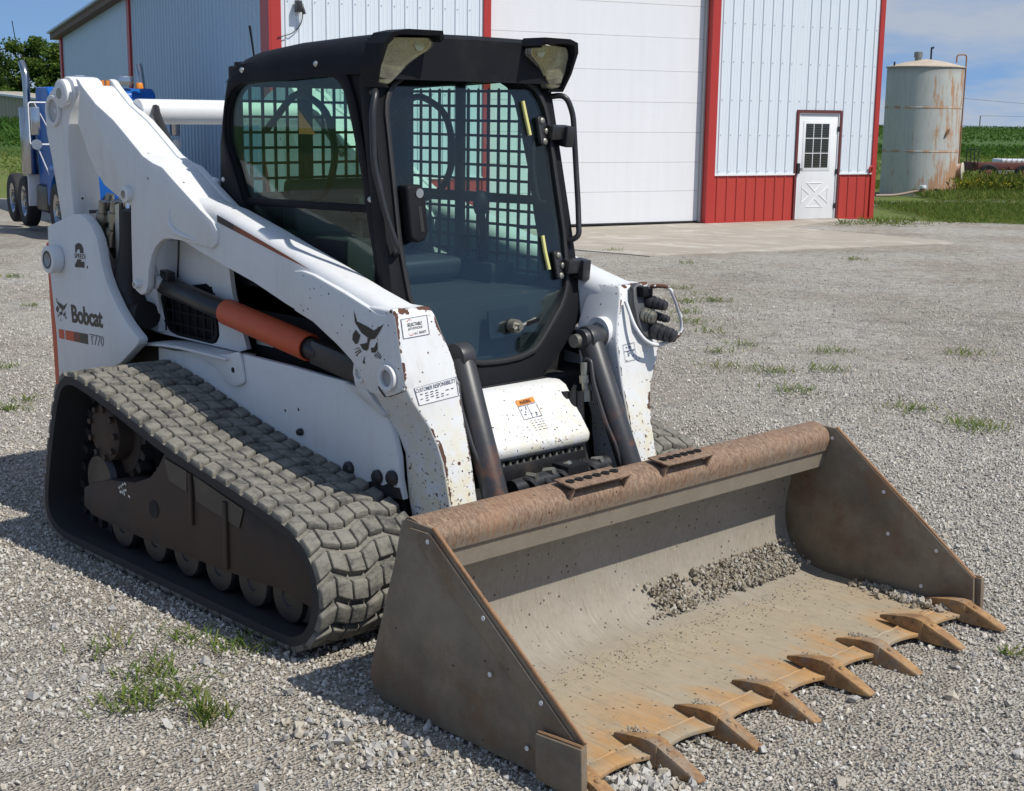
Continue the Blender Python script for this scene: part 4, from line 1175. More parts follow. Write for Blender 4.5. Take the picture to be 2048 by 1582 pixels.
for k in range(9):
    y0, d0 = random.uniform(-.045, .035), random.uniform(.078, .118)
    mb.add([onk(y0, d0), onk(y0 + .006, d0), onk(y0 + .005, d0 - .006), onk(y0, d0 - .005)], [(0, 1, 2, 3)])
mb.build('label_print', M_['decal_blue'], kpn)
# perforated step
stp = MB()
stp.box(2.70, 2.795, -.20, .245, .535, .545)
stp.box(2.785, 2.80, -.20, .245, .485, .545)
stp.box(2.80, 2.87, -.22, .25, .44, .447)
step_o = part(stp, 'front_step', M_['blackm'], bevel=.004)
for k in range(6):
    mb = MB()
    yk = -.165 + k * .073
    mb.pipe((2.748, yk, .5452), (2.748, yk, .552), .026, .018, 14)
    mb.build('grip_ring', M_['zinc'], step_o)
for k in range(13):
    yk = -.185 + k * .034
    MB().prism([(2.80, yk - .007, .545), (2.80, yk + .007, .545), (2.788, yk + .007, .545), (2.788, yk - .007, .545)], [(2.798, yk - .001, .560), (2.798, yk + .001, .560), (2.79, yk + .001, .560), (2.79, yk - .001, .560)]).build('grip_tooth', M_['zinc'], step_o)
# quick-coupler frame across the arms
mb = MB()
mb.box(3.06, 3.12, -.60, .60, .16, .46)
mb.prism_y([(2.92, .14), (3.14, .14), (3.24, .56), (3.20, .585), (3.06, .46), (2.97, .33)], -.62, -.545)
mb.prism_y([(2.92, .14), (3.14, .14), (3.24, .56), (3.20, .585), (3.06, .46), (2.97, .33)], .545, .62)
mb.cyl((2.97, -.46, .30), (2.97, .46, .30), .05, n=20)
qc = part(mb, 'quick_coupler', M_['blackm'], bevel=.006)
MB().cyl((2.90, -.24, .49), (2.90, -.02, .50), .034, n=16).build('coupler_cylinder', M_['blackm'], qc)
MB().cyl((2.90, .12, .50), (2.90, .25, .505), .034, n=16).build('coupler_cylinder', M_['blackm'], qc)
MB().cyl((2.90, .07, .50), (2.90, .12, .50), .022, n=14).cyl((2.90, -.02, .50), (2.90, .02, .50), .022, n=14).build('coupler_rod', M_['steel'], qc)
MB().box(2.86, 2.95, -.005, .105, .36, .545).build('coupler_block', M_['black'], qc, bevel=.008)
mb = MB()
for k in range(6):
    yk = -.2 + .08 * k
    mb.tube([(2.88, yk, .50), (2.93, yk + .02, .53 - .02 * (k % 2)), (2.96, yk + .05, .47), (2.94, yk + .06, .40)], .012, 8, .03)
mb.build('coupler_hoses', M_['hose'], qc)
mb = MB()
for k in range(5):
    yk = -.15 + .085 * k
    mb.cyl((2.885, yk, .525), (2.925, yk + .01, .525 + .01 * (k % 3)), .014, n=6)
mb.build('coupler_nuts', M_['zinc'], qc)
# ---- lift arms ---------------------------------------------------
UPPER = [(.557, 1.924), (.585, 1.915), (.612, 1.892), (.73, 1.816), (.877, 1.751), (.982, 1.689), (1.112, 1.609), (1.19, 1.583), (1.265, 1.568), (1.325, 1.533), (1.442, 1.469), (1.536, 1.418), (1.628, 1.373), (1.658, 1.343),
         (1.660, 1.315), (1.652, 1.288), (1.622, 1.268), (1.55, 1.273), (1.404, 1.282), (1.304, 1.284), (1.255, 1.278), (1.223, 1.264), (1.185, 1.24), (1.155, 1.205), (1.125, 1.143), (1.112, 1.075), (1.095, 1.045), (1.07, 1.033), (1.05, 1.031), (1.01, 1.045), (.985, 1.084),
         (.99, 1.25), (.996, 1.398), (.928, 1.416), (.853, 1.445), (.775, 1.475), (.709, 1.526), (.644, 1.596), (.581, 1.697), (.560, 1.731), (.575, 1.80), (.585, 1.86)]
CORE = [(.585, 1.895), (.612, 1.886), (.73, 1.810), (.877, 1.745), (.982, 1.683), (1.112, 1.603), (1.265, 1.562), (1.325, 1.527), (1.442, 1.463), (1.6, 1.375), (1.4, 1.30), (1.05, 1.40), (.86, 1.452), (.72, 1.53), (.60, 1.69), (.568, 1.735), (.58, 1.80)]
FRONT = [(2.165, 1.229), (2.22, 1.235), (2.284, 1.227), (2.46, 1.183), (2.653, 1.128), (2.70, 1.128), (2.722, 1.150), (2.737, 1.152), (2.747, 1.135), (2.765, 1.058), (2.790, .951), (2.806, .884), (2.70, .845), (2.605, .848),
         (2.561, .896), (2.505, .947), (2.422, .992), (2.28, 1.056), (2.165, 1.085)]
# lower leg of the arm: height, front edge, rear edge, outer and inner face
LEG = [(1.147, 2.735, 2.60, .641, .480), (1.120, 2.751, 2.58, .641, .470), (1.058, 2.7645, 2.57, .641, .450), (1.0, 2.778, 2.57, .641, .428), (.951, 2.7895, 2.57, .641, .414), (.884, 2.806, 2.59, .6405, .408), (.845, 2.815, 2.60, .626, .408), (.81, 2.822, 2.605, .604, .408), (.755, 2.836, 2.612, .571, .408),
       (.69, 2.856, 2.645, .550, .408), (.628, 2.874, 2.668, .539, .408), (.563, 2.890, 2.672, .537, .409), (.478, 2.912, 2.682, .537, .412), (.40, 2.934, 2.705, .537, .412), (.30, 2.965, 2.76, .537, .412), (.22, 2.96, 2.82, .537, .412)]
def leg_mesh(s):
    vs = []; fs = []
    for z, xf, xr, yo, yi in LEG: vs += [(xf, s * yo, z), (xf, s * yi, z), (xr, s * yi, z), (xr, s * yo, z)]
    for i in range(len(LEG) - 1):
        for k in range(4):
            l = (k + 1) % 4; fs.append((4 * i + k, 4 * i + l, 4 * i + 4 + l, 4 * i + 4 + k))
    fs += [(0, 1, 2, 3), tuple(range(4 * len(LEG) - 4, 4 * len(LEG)))]
    return vs, fs
BT = [(1.30, 1.50), (1.42, 1.462), (1.528, 1.440), (1.669, 1.419), (1.884, 1.365), (2.078, 1.312), (2.263, 1.264), (2.497, 1.196), (2.663, 1.154), (2.725, 1.140)]
BB = [(1.30, 1.305), (1.42, 1.272), (1.528, 1.245), (1.708, 1.202), (1.886, 1.163), (2.094, 1.103), (2.28, 1.056), (2.47, 1.0), (2.6, .95), (2.70, .90)]
LINK = [(.36, 1.10), (.48, 1.10), (.473, 1.299), (.455, 1.50), (.447, 1.64), (.468, 1.74), (.50, 1.80), (.538, 1.855), (.538, 1.885), (.522, 1.912), (.49, 1.928), (.45, 1.932), (.40, 1.915), (.316, 1.877), (.262, 1.840), (.243, 1.810), (.239, 1.775), (.244, 1.681), (.282, 1.57), (.321, 1.418), (.344, 1.322)]
def beam_mesh(s):
    vs = []; n = None; fs = []
    for (x, zt), (xb, zb) in zip(BT, BB):
        sec = [(.632, zb, xb), (.632, zt - .045, x)]
        for k in range(1, 6):
            a = k / 5 * math.pi / 2
            sec.append((.632 - .045 * (1 - math.cos(a)), zt - .045 + .045 * math.sin(a), x))
        sec.append((.525, zt, x))
        for k in range(1, 6):
            a = k / 5 * math.pi / 2
            sec.append((.525 - .06 * math.sin(a), zt - .06 * (1 - math.cos(a)), x))
        sec += [(.465, zb, xb)]
        n = len(sec)
        vs += [(p[2], s * p[0], p[1]) for p in sec]
    m = len(BT)
    for i in range(m - 1):
        for k in range(n):
            l = (k + 1) % n
            fs.append((i * n + k, i * n + l, (i + 1) * n + l, (i + 1) * n + k))
    fs += [list(range(n)), list(range((m - 1) * n, m * n))]
    return vs, fs
for s in (-1, 1):
    y = lambda v: s * v
    mb = MB()
    mb.prism_y(UPPER, y(.645), y(.613)); mb.prism_y(UPPER, y(.487), y(.455)); mb.prism_y(CORE, y(.6135), y(.4865))
    arm = part(mb, 'lift_arm', M_['white'], bevel=.005)
    arm['label'] = 'lift arm on the near side with cat emblem' if s < 0 else 'lift arm on the far side carrying the hose couplers'
    v, f = beam_mesh(s)
    MB().add(v, f).build('arm_beam', M_['white'], arm, ang=50)
    MB().prism_y(FRONT, y(.645), y(.600)).build('arm_front', M_['whitef'], arm, bevel=.006)
    v, f = leg_mesh(s)
    MB().add(v, f).build('arm_leg', M_['whitef'], arm, bevel=.009, seg=3)
    MB().tube([(2.62, y(.6415), .868), (2.70, y(.6435), .876), (2.80, y(.6435), .889)], .004, 6).build('weld_bead', M_['white'], arm)
    MB().pipe((2.715, y(.644), .915), (2.715, y(.662), .915), .047, .029).build('pin_ring', M_['white'], arm, bevel=.004)
    MB().cyl((2.715, y(.6455), .915), (2.715, y(.647), .915), .0285).build('pin_face', simple('grey_pin', (.33, .33, .33), .5), arm)
    for (x, z, r_) in ((.985, 1.446, .034), (1.045, 1.075, .018)):
        MB().lathe([(r_, -.005 * s), (r_, s * .022), (r_ * .75, s * .026), (0, s * .026)], (x, y(.645), z), 'y', 20).build('pin_cap', M_['white'], arm)
        MB().cyl((x, y(.6712), z), (x, y(.6725), z), r_ * .5, n=16).build('pin_bolt', M_['zinc'], arm)
    # curved stiffener bead on the side plate
    MB().tube([(1.315, y(.645), 1.40), (1.305, y(.645), 1.37), (1.315, y(.645), 1.335), (1.36, y(.645), 1.312), (1.43, y(.645), 1.300), (1.50, y(.645), 1.292)], [.004, .009, .012, .012, .009, .003], 8).build('weld_bead', M_['white'], arm, ang=60)
    # shadow-line weld across the lower front
    lnk = part(MB().prism_y(LINK, y(.64), y(.50)), 'rear_link', M_['white'], bevel=.008)
    MB().pipe((.338, y(.638), 1.783), (.338, y(.655), 1.783), .068, .05, 28).build('bushing', M_['white'], lnk, bevel=.004)
    MB().pipe((.338, y(.6405), 1.783), (.338, y(.6412), 1.783), .0495, .012, 28).build('bushing_face', simple('shaded_bushing', (.42, .42, .42), .5), lnk)
    MB().lathe([(.062, 0), (.062, s * .028), (.05, s * .034), (0, s * .034)], (.455, y(.638), 1.858), 'y', 26).build('pivot_cap', M_['white'], lnk)
    MB().cyl((.452, y(.6722), 1.858), (.452, y(.6735), 1.858), .024, n=18).build('pivot_bolt', M_['zinc'], lnk)
    # arm decals (printed film, 1.5 mm proud)
    if s < 0:
        yd = -.6335
        mb = MB().add([(1.646, yd, 1.392), (1.648, yd, 1.372), (1.75, yd, 1.352), (1.75, yd, 1.378)], [(0, 1, 2, 3)])
        def stz(x): return (1.400 - (x - 1.646) * .258, 1.372 - (x - 1.646) * .222)
        def sq(x0, x1, mat):
            a, b = stz(x0), stz(x1)
            MB().add([(x0, yd, a[1]), (x1, yd, b[1]), (x1, yd, b[0]), (x0, yd, a[0])], [(0, 1, 2, 3)]).build('stripe_decal', mat, arm)
        sq(1.646, 1.76, M_['decal_black'])
        sq(1.76, 1.80, bpy.data.materials['brown_print'])
        brick = simple('brick_red_print', (.26, .065, .03), .5, 0, .3, 18)
        sq(1.80, 2.10, brick)
        MB().add([(2.10, yd, stz(2.10)[1]), (2.258, yd, 1.239), (2.10, yd, stz(2.10)[0])], [(0, 1, 2)]).build('stripe_decal', brick, arm)
        head_decal(arm, -.6468, lambda p: p)
        fl = [(2.655, .880), (2.667, .876), (2.690, .858), (2.705, .846), (2.692, .846), (2.676, .856), (2.662, .868)]
        MB().add([(p[0], -.6468, p[1]) for p in fl], [list(range(len(fl)))]).build('worn_decal', M_['decal_black'], arm)
        # stickers on the front face
        def fx(z):
            zs = [(q_[0], q_[1]) for q_ in LEG]
            for (z0, x0), (z1, x1) in zip(zs, zs[1:]):
                if z >= z1: return x0 + (x1 - x0) * (z0 - z) / (z0 - z1)
            return 2.9
        def fp(yv, z, off=.0025): return (fx(z) + off, yv, z + off * .25)
        MB().add([fp(-.625, 1.052, .0015), fp(-.508, 1.057, .0015), fp(-.508, 1.122, .0015), fp(-.625, 1.117, .0015)], [(0, 1, 2, 3)]).build('sticker', M_['paper'], arm)
        def border(q, mat, w=.002):
            mb = MB()
            for i in range(4):
                a, b = Vector(q[i]), Vector(q[(i + 1) % 4]); c_ = (Vector(q[0]) + Vector(q[2])) / 2
                mb.add([a, b, b + (c_ - b).normalized() * w * 1.6, a + (c_ - a).normalized() * w * 1.6], [(0, 1, 2, 3)])
            mb.build('sticker_border', mat, arm)
        border([fp(-.625, 1.052), fp(-.508, 1.057), fp(-.508, 1.122), fp(-.625, 1.117)], M_['decal_blue'])
        text_mesh('SELECTABLE', M_['decal_black'], [fp(-.60, 1.090), fp(-.535, 1.093), fp(-.535, 1.104), fp(-.60, 1.101)], 'lettering', arm, .012, .2)
        text_mesh('JOYSTICKS', M_['decal_black'], [fp(-.60, 1.076), fp(-.535, 1.079), fp(-.535, 1.089), fp(-.60, 1.086)], 'lettering', arm, .012, .2)
        text_mesh('A.C. READY', M_['decal_black'], [fp(-.575, 1.062), fp(-.52, 1.065), fp(-.52, 1.073), fp(-.575, 1.070)], 'lettering', arm, .012, .2)
        mb = MB()
        for a0, a1, c0 in ((40, 150, 1.100), (200, 330, 1.074)):
            pts = []
            for k in range(9):
                a = R(a0 + (a1 - a0) * k / 8)
                pts.append((math.cos(a), math.sin(a)))
            for k in range(8):
                w0, w1 = .15 + .6 * k / 8, .15 + .6 * (k + 1) / 8
                def q(p, w): return fp(-.588 + p[0] * .013 * (1 - .25 * w), c0 + p[1] * .014 * (1 - .25 * w), .003)
                mb.add([q(pts[k], 0), q(pts[k + 1], 0), q(pts[k + 1], w1), q(pts[k], w0)], [(0, 1, 2, 3)])
        mb.build('arrow_print', M_['decal_red'], arm)
        MB().add([fp(-.600, .829, .0015), fp(-.420, .840, .0015), fp(-.420, .905, .0015), fp(-.612, .888, .0015)], [(0, 1, 2, 3)]).build('sticker', M_['paper'], arm)
        border([fp(-.600, .829), fp(-.420, .840), fp(-.420, .905), fp(-.612, .888)], M_['decal_blue'])
        text_mesh('CUSTOMER RESPONSIBILITY', M_['decal_blue'], [fp(-.605, .871), fp(-.426, .886), fp(-.426, .900), fp(-.605, .884)], 'lettering', arm, .008)
        mb = MB()
        for r_ in range(4):
            for j in range(7):
                if random.random() < .25: continue
                y0 = -.590 + j * .023; z0 = .862 - r_ * .008 + (y0 + .60) * .08
                mb.add([fp(y0, z0), fp(y0 + random.uniform(.008, .016), z0 + .0015), fp(y0 + .012, z0 + .0045), fp(y0, z0 + .003)], [(0, 1, 2, 3)])
        mb.build('small_print', M_['decal_blue'], arm)
    else:
        # symbol sticker on the far arm
        def fq(yv, z): return (2.793 + (.951 - z) * .245, yv, z)
        mb = MB()
        q = [(.440, .862), (.507, .865), (.507, .93), (.440, .927)]
        for i in range(4):
            a, b = q[i], q[(i + 1) % 4]; cc = (.473, .896)
            a2 = (a[0] + (cc[0] - a[0]) * .05, a[1] + (cc[1] - a[1]) * .05); b2 = (b[0] + (cc[0] - b[0]) * .05, b[1] + (cc[1] - b[1]) * .05)
            mb.add([fq(*a), fq(*b), fq(*b2), fq(*a2)], [(0, 1, 2, 3)])
        mb.add([fq(.442, .900), fq(.505, .903), fq(.505, .905), fq(.442, .902)], [(0, 1, 2, 3)])
        for k in range(10):
            y0, z0 = random.uniform(.449, .495), random.uniform(.868, .918)
            mb.add([fq(y0, z0), fq(y0 + .008, z0), fq(y0 + .008, z0 + .004), fq(y0, z0 + .004)], [(0, 1, 2, 3)])
        mb.build('symbol_sticker', M_['decal_blue'], arm)
        # auxiliary hydraulic coupler block
        def bx(z): return 2.752 + (1.16 - z) * .25
        out = [(.505, 1.085), (.515, 1.14), (.54, 1.155), (.58, 1.145), (.615, 1.11), (.625, 1.03), (.62, .955), (.575, .935), (.535, .96), (.51, 1.0)]
        cp = MB().prism([(bx(p[1]) - .005, p[0], p[1]) for p in out], [(bx(p[1]) + .022, p[0], p[1]) for p in out]).build('coupler_plate', simple('grey_iron', (.09, .092, .095), .5, .2, .3, 30, .2), arm, bevel=.006)
        for (yv, zv, r_, L) in ((.585, 1.085, .026, .085), (.55, 1.035, .03, .05), (.60, 1.03, .018, .075), (.59, .972, .034, .10)):
            x0 = bx(zv) + .02
            d = Vector((.96, .22, -.16)).normalized(); p0 = Vector((x0, yv, zv))
            mb = MB(); 
            for a, b, rr in ((0, .35, 1.0), (.35, .42, .8), (.42, .6, .92), (.6, .66, .76), (.66, .86, .86), (.86, 1.0, .7)):
                mb.cyl(p0 + d * L * a, p0 + d * L * b, r_ * rr, n=18)
            mb.build('quick_fitting', M_['cyl'] if L > .07 else M_['zinc'], arm, bevel=.002)
        MB().obox((bx(1.125) + .035, .56, 1.125), (.02, 0, 0), (0, .03, 0), (0, 0, .02)).build('plug_box', M_['black'], arm, bevel=.006)
        hp = [(2.745, .545, 1.13), (2.84, .575, 1.15), (2.865, .625, 1.145), (2.87, .66, 1.09), (2.875, .70, 1.0), (2.875, .695, .955), (2.868, .64, .93), (2.862, .56, .918), (2.855, .50, .945), (2.82, .478, 1.0), (2.775, .475, 1.09)]
        MB().tube(hp, .008, 8, .03).build('guard_hoop', M_['whitef'], arm, ang=60)
# tube joining the two arms at the back
part(MB().cyl((.75, -.46, 1.785), (.75, .46, 1.785), .054, n=32), 'cross_tube', M_['white'])
mb = MB()
for s in (-1, 1):
    mb.tube([(1.02, s * .44, 1.60), (.90, s * .43, 1.72), (.84, s * .42, 1.78), (.80, s * .40, 1.80)], .018, 8, .05)
part(mb, 'arm_hose', M_['hose'])
# ---- cylinders ---------------------------------------------------
for s in (-1, 1):
    y = lambda v: s * v
    # lift cylinder: black tube, orange sleeve over the rod, boxed foot
    a, b = Vector((1.04, y(.55), 1.075)), Vector((2.50, y(.55), .885))
    d = (b - a).normalized()
    q = lambda t: a + (b - a) * t
    mb = MB().cyl(q(.03), q(.37), .042, n=24).cyl(q(.0), q(.05), .03, n=20)
    lc = part(mb, 'lift_cylinder', M_['blackm'], bevel=.004)
    lc['label'] = 'lift cylinder with orange sleeve, near side' if s < 0 else 'lift cylinder, far side, mostly hidden'
    MB().pipe(q(.36), q(.745), .053, .043, 26).build('cylinder_sleeve', M_['orange'], lc, bevel=.004)
    up_v = d.cross(Vector((0, s, 0))); up_v = up_v if up_v.z > 0 else -up_v
    mb = MB().cyl(q(.72), q(.80), .04, n=20)
    mb.obox(q(.89), (b - a) * .115, (0, .035, 0), up_v * .046)
    mb.build('cylinder_base', M_['blackm'], lc, bevel=.01)
    MB().cyl((1.09, y(.57), 1.085), (1.09, y(.60), 1.085), .03, n=20).build('rod_eye', M_['white'], lc)
    MB().obox((1.13, y(.56), 1.115), (.03, 0, -.004), (0, .02, 0), (0, 0, .018)).build('port_block', M_['blackm'], lc, bevel=.004)
    # pin lug and gusset at the front of the chassis
    MB().prism_y(round_poly([(2.47, .84), (2.46, .93), (2.51, .965), (2.57, .93), (2.58, .84)], .03), y(.606), y(.575)).build('pin_lug', M_['white'], ch, bevel=.005)
    MB().pipe((2.517, y(.604), .900), (2.517, y(.622), .900), .032, .020, 20).cyl((2.517, y(.606), .900), (2.517, y(.612), .900), .02, n=16).build('pin_ring', M_['white'], ch)
    MB().prism([(2.40, y(.572), .846), (2.56, y(.572), .838), (2.63, y(.572), .76), (2.60, y(.572), .75), (2.50, y(.572), .79)], [(2.40, y(.60), .848), (2.545, y(.61), .842), (2.63, y(.60), .764), (2.60, y(.58), .752), (2.50, y(.58), .79)]).build('gusset', M_['white'], ch, bevel=.004)
    # tilt cylinder
    top, bot = Vector((2.728, y(.330), .945)), Vector((2.728 + .205 * (.945 - .26) / .456, y(.358), .26))
    tc_ = part(MB().cyl(top, bot, .047, n=32).lathe([(0, -.03), (.052, -.03), (.052, .03), (0, .03)], (2.725, y(.330), .952), 'y', 24), 'tilt_cylinder', M_['cyl'], bevel=.004)
    tc_['label'] = 'black tilt cylinder behind the near lift arm' if s < 0 else 'black tilt cylinder beside the far lift arm'
    if s > 0: MB().lathe([(.0, -.06), (.035, -.06), (.038, -.05), (.038, .05), (.03, .06), (0, .06)], (2.728, y(.337), .957), 'y', 20).build('pivot_pin', M_['cyl'], tc_)
    if s > 0: MB().cyl((2.715, y(.337) - .085, .95), (2.715, y(.337) - .035, .95), .026, n=22).build('pivot_washer', M_['zinc'], tc_)
    if s > 0: MB().pipe((2.70, y(.40), .965), (2.70, y(.45), .965), .062, .042, 26).build('pivot_collar', M_['white'], tc_)
    o = -.075
    mb = MB().tube([(2.735, y(.337) + o + .03, .84), (2.745, y(.337) + o + .02, .885), (2.77, y(.337) + o + .03, .88), (2.80, y(.337) + o + .015, .80), (2.86, y(.337) + o + .02, .66), (2.905, y(.337) + o + .035, .57), (2.925, y(.35) + o + .03, .50), (2.94, y(.35) + o + .04, .455)], .0085, 8, .03)
    mb.build('steel_line', M_['cyl'], tc_, ang=60)
    mb = MB()
    for k, (r_, h0, h1) in enumerate(((.017, 0, .05), (.023, .05, .08), (.017, .08, .11), (.022, .11, .15))):
        p0 = Vector((2.745, y(.337) + o + .02, .87)); dd = Vector((.12, 0, -1)).normalized()
        mb.cyl(p0 + dd * h0, p0 + dd * h1, r_, n=6 if k % 2 else 12)
    mb.build('line_fitting', M_['zinc'], tc_)
    mb = MB()
    for k in range(3):
        mb.tube([(2.75 - .02 * k, y(.337) + o - .005 - .022 * k, .76), (2.76 - .02 * k, y(.337) + o - .01 - .022 * k, .66), (2.77, y(.337) + o - .02 * k, .55), (2.80, y(.33) + o - .02 * k, .46)], .017, 10, .05)
    mb.build('hose_bundle', M_['hose'], tc_, ang=60)
    MB().cyl((2.93, y(.35) + o + .02, .45), (2.96, y(.35) + o + .07, .445), .022, n=14).build('line_elbow', M_['cyl'], tc_)
# ---- cab ---------------------------------------------------------
YC = .44
def dx_door(z): return 2.375 + .2 * (1.9 - z)
SO = [(1.42, 1.10), (1.40, 1.20), (1.372, 1.40), (1.366, 1.493), (1.374, 1.655), (1.409, 1.816), (1.432, 1.900), (1.47, 1.955), (1.52, 1.975), (2.30, 2.02), (2.345, 1.985), (2.362, 1.93), (2.40, 1.76), (2.45, 1.48), (2.505, 1.22), (2.52, 1.10)]
SW = [(1.445, 1.82), (1.49, 1.874), (1.552, 1.897), (1.8, 1.909), (2.057, 1.921), (2.134, 1.92), (2.19, 1.895), (2.225, 1.851), (2.259, 1.753), (2.313, 1.579), (2.35, 1.40), (2.382, 1.285), (2.392, 1.15), (1.70, 1.15), (1.556, 1.427), (1.513, 1.513), (1.470, 1.600), (1.429, 1.68), (1.43, 1.76)]
cs = (1.95, 1.55)
mb = MB()
for s in (-1, 1):
    O, I = polar(SO, cs, 96, SO), polar(SW, cs, 96, SO)
    y0, y1 = s * YC, s * (YC - .055)
    mb.ring([(p[0], y0, p[1]) for p in O], [(p[0], y0, p[1]) for p in I], [(p[0], y1, p[1]) for p in O], [(p[0], y1, p[1]) for p in I])
    mb.prism_y([(1.54, 1.425), (1.55, 1.455), (2.34, 1.468), (2.345, 1.44)], s * (YC - .002), s * (YC - .03))
    # pressed frame standing proud round the window, ending before the front pillar
    O2 = [(1.40, 1.13), (1.38, 1.45), (1.39, 1.66), (1.425, 1.82), (1.455, 1.91), (1.52, 1.945), (2.12, 1.975), (2.20, 1.962), (2.245, 1.92), (2.29, 1.825), (2.345, 1.635), (2.42, 1.31), (2.445, 1.13)]
    O2 = polar(O2, cs, 96); I2 = polar(SW, cs, 96)
    I2 = [(cs[0] + (p[0] - cs[0]) * 1.01, cs[1] + (p[1] - cs[1]) * 1.01) for p in I2]
    mb.ring([(p[0], s * (YC + .012), p[1]) for p in O2], [(p[0], s * (YC + .012), p[1]) for p in I2], [(p[0], s * (YC - .002), p[1]) for p in O2], [(p[0], s * (YC - .002), p[1]) for p in I2])
cab = part(mb, 'cab', M_['black'], bevel=.006, ang=40)
for s in (-1, 1):
    gp = polar(SW, cs, 60)
    gp = [(cs[0] + (p[0] - cs[0]) * 1.02, cs[1] + (p[1] - cs[1]) * 1.02) for p in gp]
    MB().prism_y(gp, s * (YC - .012), s * (YC - .017)).build('side_window', M_['side_glass'], cab, smooth=False)
    for (bx_, bz) in ((1.565, 1.95), (2.055, 1.966), (1.41, 1.52), (2.372, 1.49)):
        MB().lathe([(.011, 0), (.011, s * .004), (.007, s * .009), (0, s * .010)], (bx_, s * (YC + .010), bz), 'y', 14).build('cab_bolt', M_['steel'], cab)
# roof
vs = []; fs = []
RX = [1.398, 1.408, 1.43, 1.462, 1.51, 1.60, 1.85, 2.15, 2.32, 2.40, 2.425]
RZ = [1.908, 1.930, 1.957, 1.985, 2.012, 2.034, 2.058, 2.072, 2.078, 2.076, 2.060]
half = [(.0, 0), (.28, -.002), (.36, -.008), (.40, -.02), (.43, -.042), (.447, -.075), (.453, -.11), (.4538, -.15)]
sec = [(-a, b) for a, b in half[::-1]] + half[1:]
n = len(sec)
for x, z in zip(RX, RZ):
    for a, b in sec:
        w = float(np.interp(x, [1.398, 1.408, 1.43, 1.462, 1.51], [.92, .96, .985, 1.0, 1.0]))
        vs.append((x, a * w, max(z + b, 1.905)))
for i in range(len(RX) - 1):
    for k in range(n - 1): fs.append((i * n + k, i * n + k + 1, (i + 1) * n + k + 1, (i + 1) * n + k))
m0 = len(vs)
vs += [(x, sec[0][0], 1.93) for x in RX] + [(x, sec[-1][0], 1.93) for x in RX]
fs.append(list(range(n)))
fs.append([(len(RX) - 1) * n + k for k in range(n)][::-1])
roof = MB().add(vs[:m0], fs[:-2] + [fs[-2], fs[-1]]).build('cab_roof', M_['black'], cab, ang=40)
mb = MB()   # ceiling and the recessed brow above the door
mb.box(1.44, 2.33, -.41, .41, 1.965, 1.985)
mb.prism([(2.33, -.43, 1.985), (2.33, .43, 1.985), (2.37, .43, 1.965), (2.37, -.43, 1.965)], [(2.33, -.43, 2.055), (2.33, .43, 2.055), (2.395, .43, 2.05), (2.395, -.43, 2.05)])
mb.build('roof_liner', M_['black'], cab, bevel=.006)
# front frame
GL = [(0, 1.955), (.127, 1.955), (.21, 1.949), (.282, 1.930), (.346, 1.893), (.385, 1.850), (.398, 1.79), (.405, 1.56), (.413, 1.34), (.398, 1.138), (.361, 1.071), (.262, .975), (.189, .910), (.10, .890), (0, .885)]
FO = [(0, 2.01), (.30, 2.01), (.40, 1.985), (.445, 1.93), (.452, 1.80), (.468, 1.40), (.475, 1.15), (.455, 1.00), (.345, .900), (.277, .848), (.207, .800), (.126, .785), (0, .780)]
sym = lambda L: L + [(-a, b) for a, b in L[::-1] if abs(a) > 1e-6]
GLs, FOs = sym(GL), sym(FO)
cf = (0, 1.45)
O, I = polar(FOs, cf, 120, FOs), polar(GLs, cf, 120, FOs)
f3 = lambda p, o: (dx_door(p[1]) + o, p[0], p[1])
mb = MB().ring([f3(p, .0) for p in O], [f3(p, .0) for p in I], [f3(p, -.07) for p in O], [f3(p, -.07) for p in I])
ff = mb.build('door_frame', M_['black'], cab, bevel=.006, ang=40)
g1 = [(cf[0] + (p[0] - cf[0]) * 1.03, cf[1] + (p[1] - cf[1]) * 1.02) for p in polar(GLs, cf, 90)]
g2 = [(cf[0] + (p[0] - cf[0]) * .985, cf[1] + (p[1] - cf[1]) * .99) for p in polar(GLs, cf, 90)]
MB().ring([f3(p, .012) for p in g1], [f3(p, .012) for p in g2], [f3(p, -.012) for p in g1], [f3(p, -.012) for p in g2]).build('door_seal', M_['rubber_seal'], cab, bevel=.003)
gg = polar(GLs, cf, 90)
MB().prism([f3(p, -.002) for p in gg], [f3(p, -.008) for p in gg]).build('door_glass', M_['door_glass'], cab, smooth=False)
# dark printed band round the edge of the glass, on its inner face
g3 = [(cf[0] + (p[0] - cf[0]) * .99, cf[1] + (p[1] - cf[1]) * .99) for p in gg]
g4 = [(p[0] * .90, cf[1] + (p[1] - cf[1]) * .965) for p in gg]
# wiper motor cover and its lever
MB().prism([f3(p, -.009) for p in ((-.03, .965), (.19, .968), (.184, 1.073), (-.024, 1.067))], [f3(p, -.016) for p in ((-.03, .965), (.19, .968), (.184, 1.073), (-.024, 1.067))]).build('wiper_cover', M_['black'], cab)
wp = MB().cyl(f3((.078, 1.008), .0), f3((.078, 1.008), .035), .026, n=18).cyl(f3((.078, 1.008), .03), f3((.078, 1.008), .055), .013, n=8)
wp.cyl(f3((.05, 1.0), .04), f3((.165, 1.03), .045), .007, n=8)
wp.build('wiper_pivot', M_['zinc'], cab)
MB().obox(f3((.145, 1.022), .05), (.006, 0, 0), (0, .03, .006), (0, -.001, .007)).build('wiper_arm', M_['black'], cab)
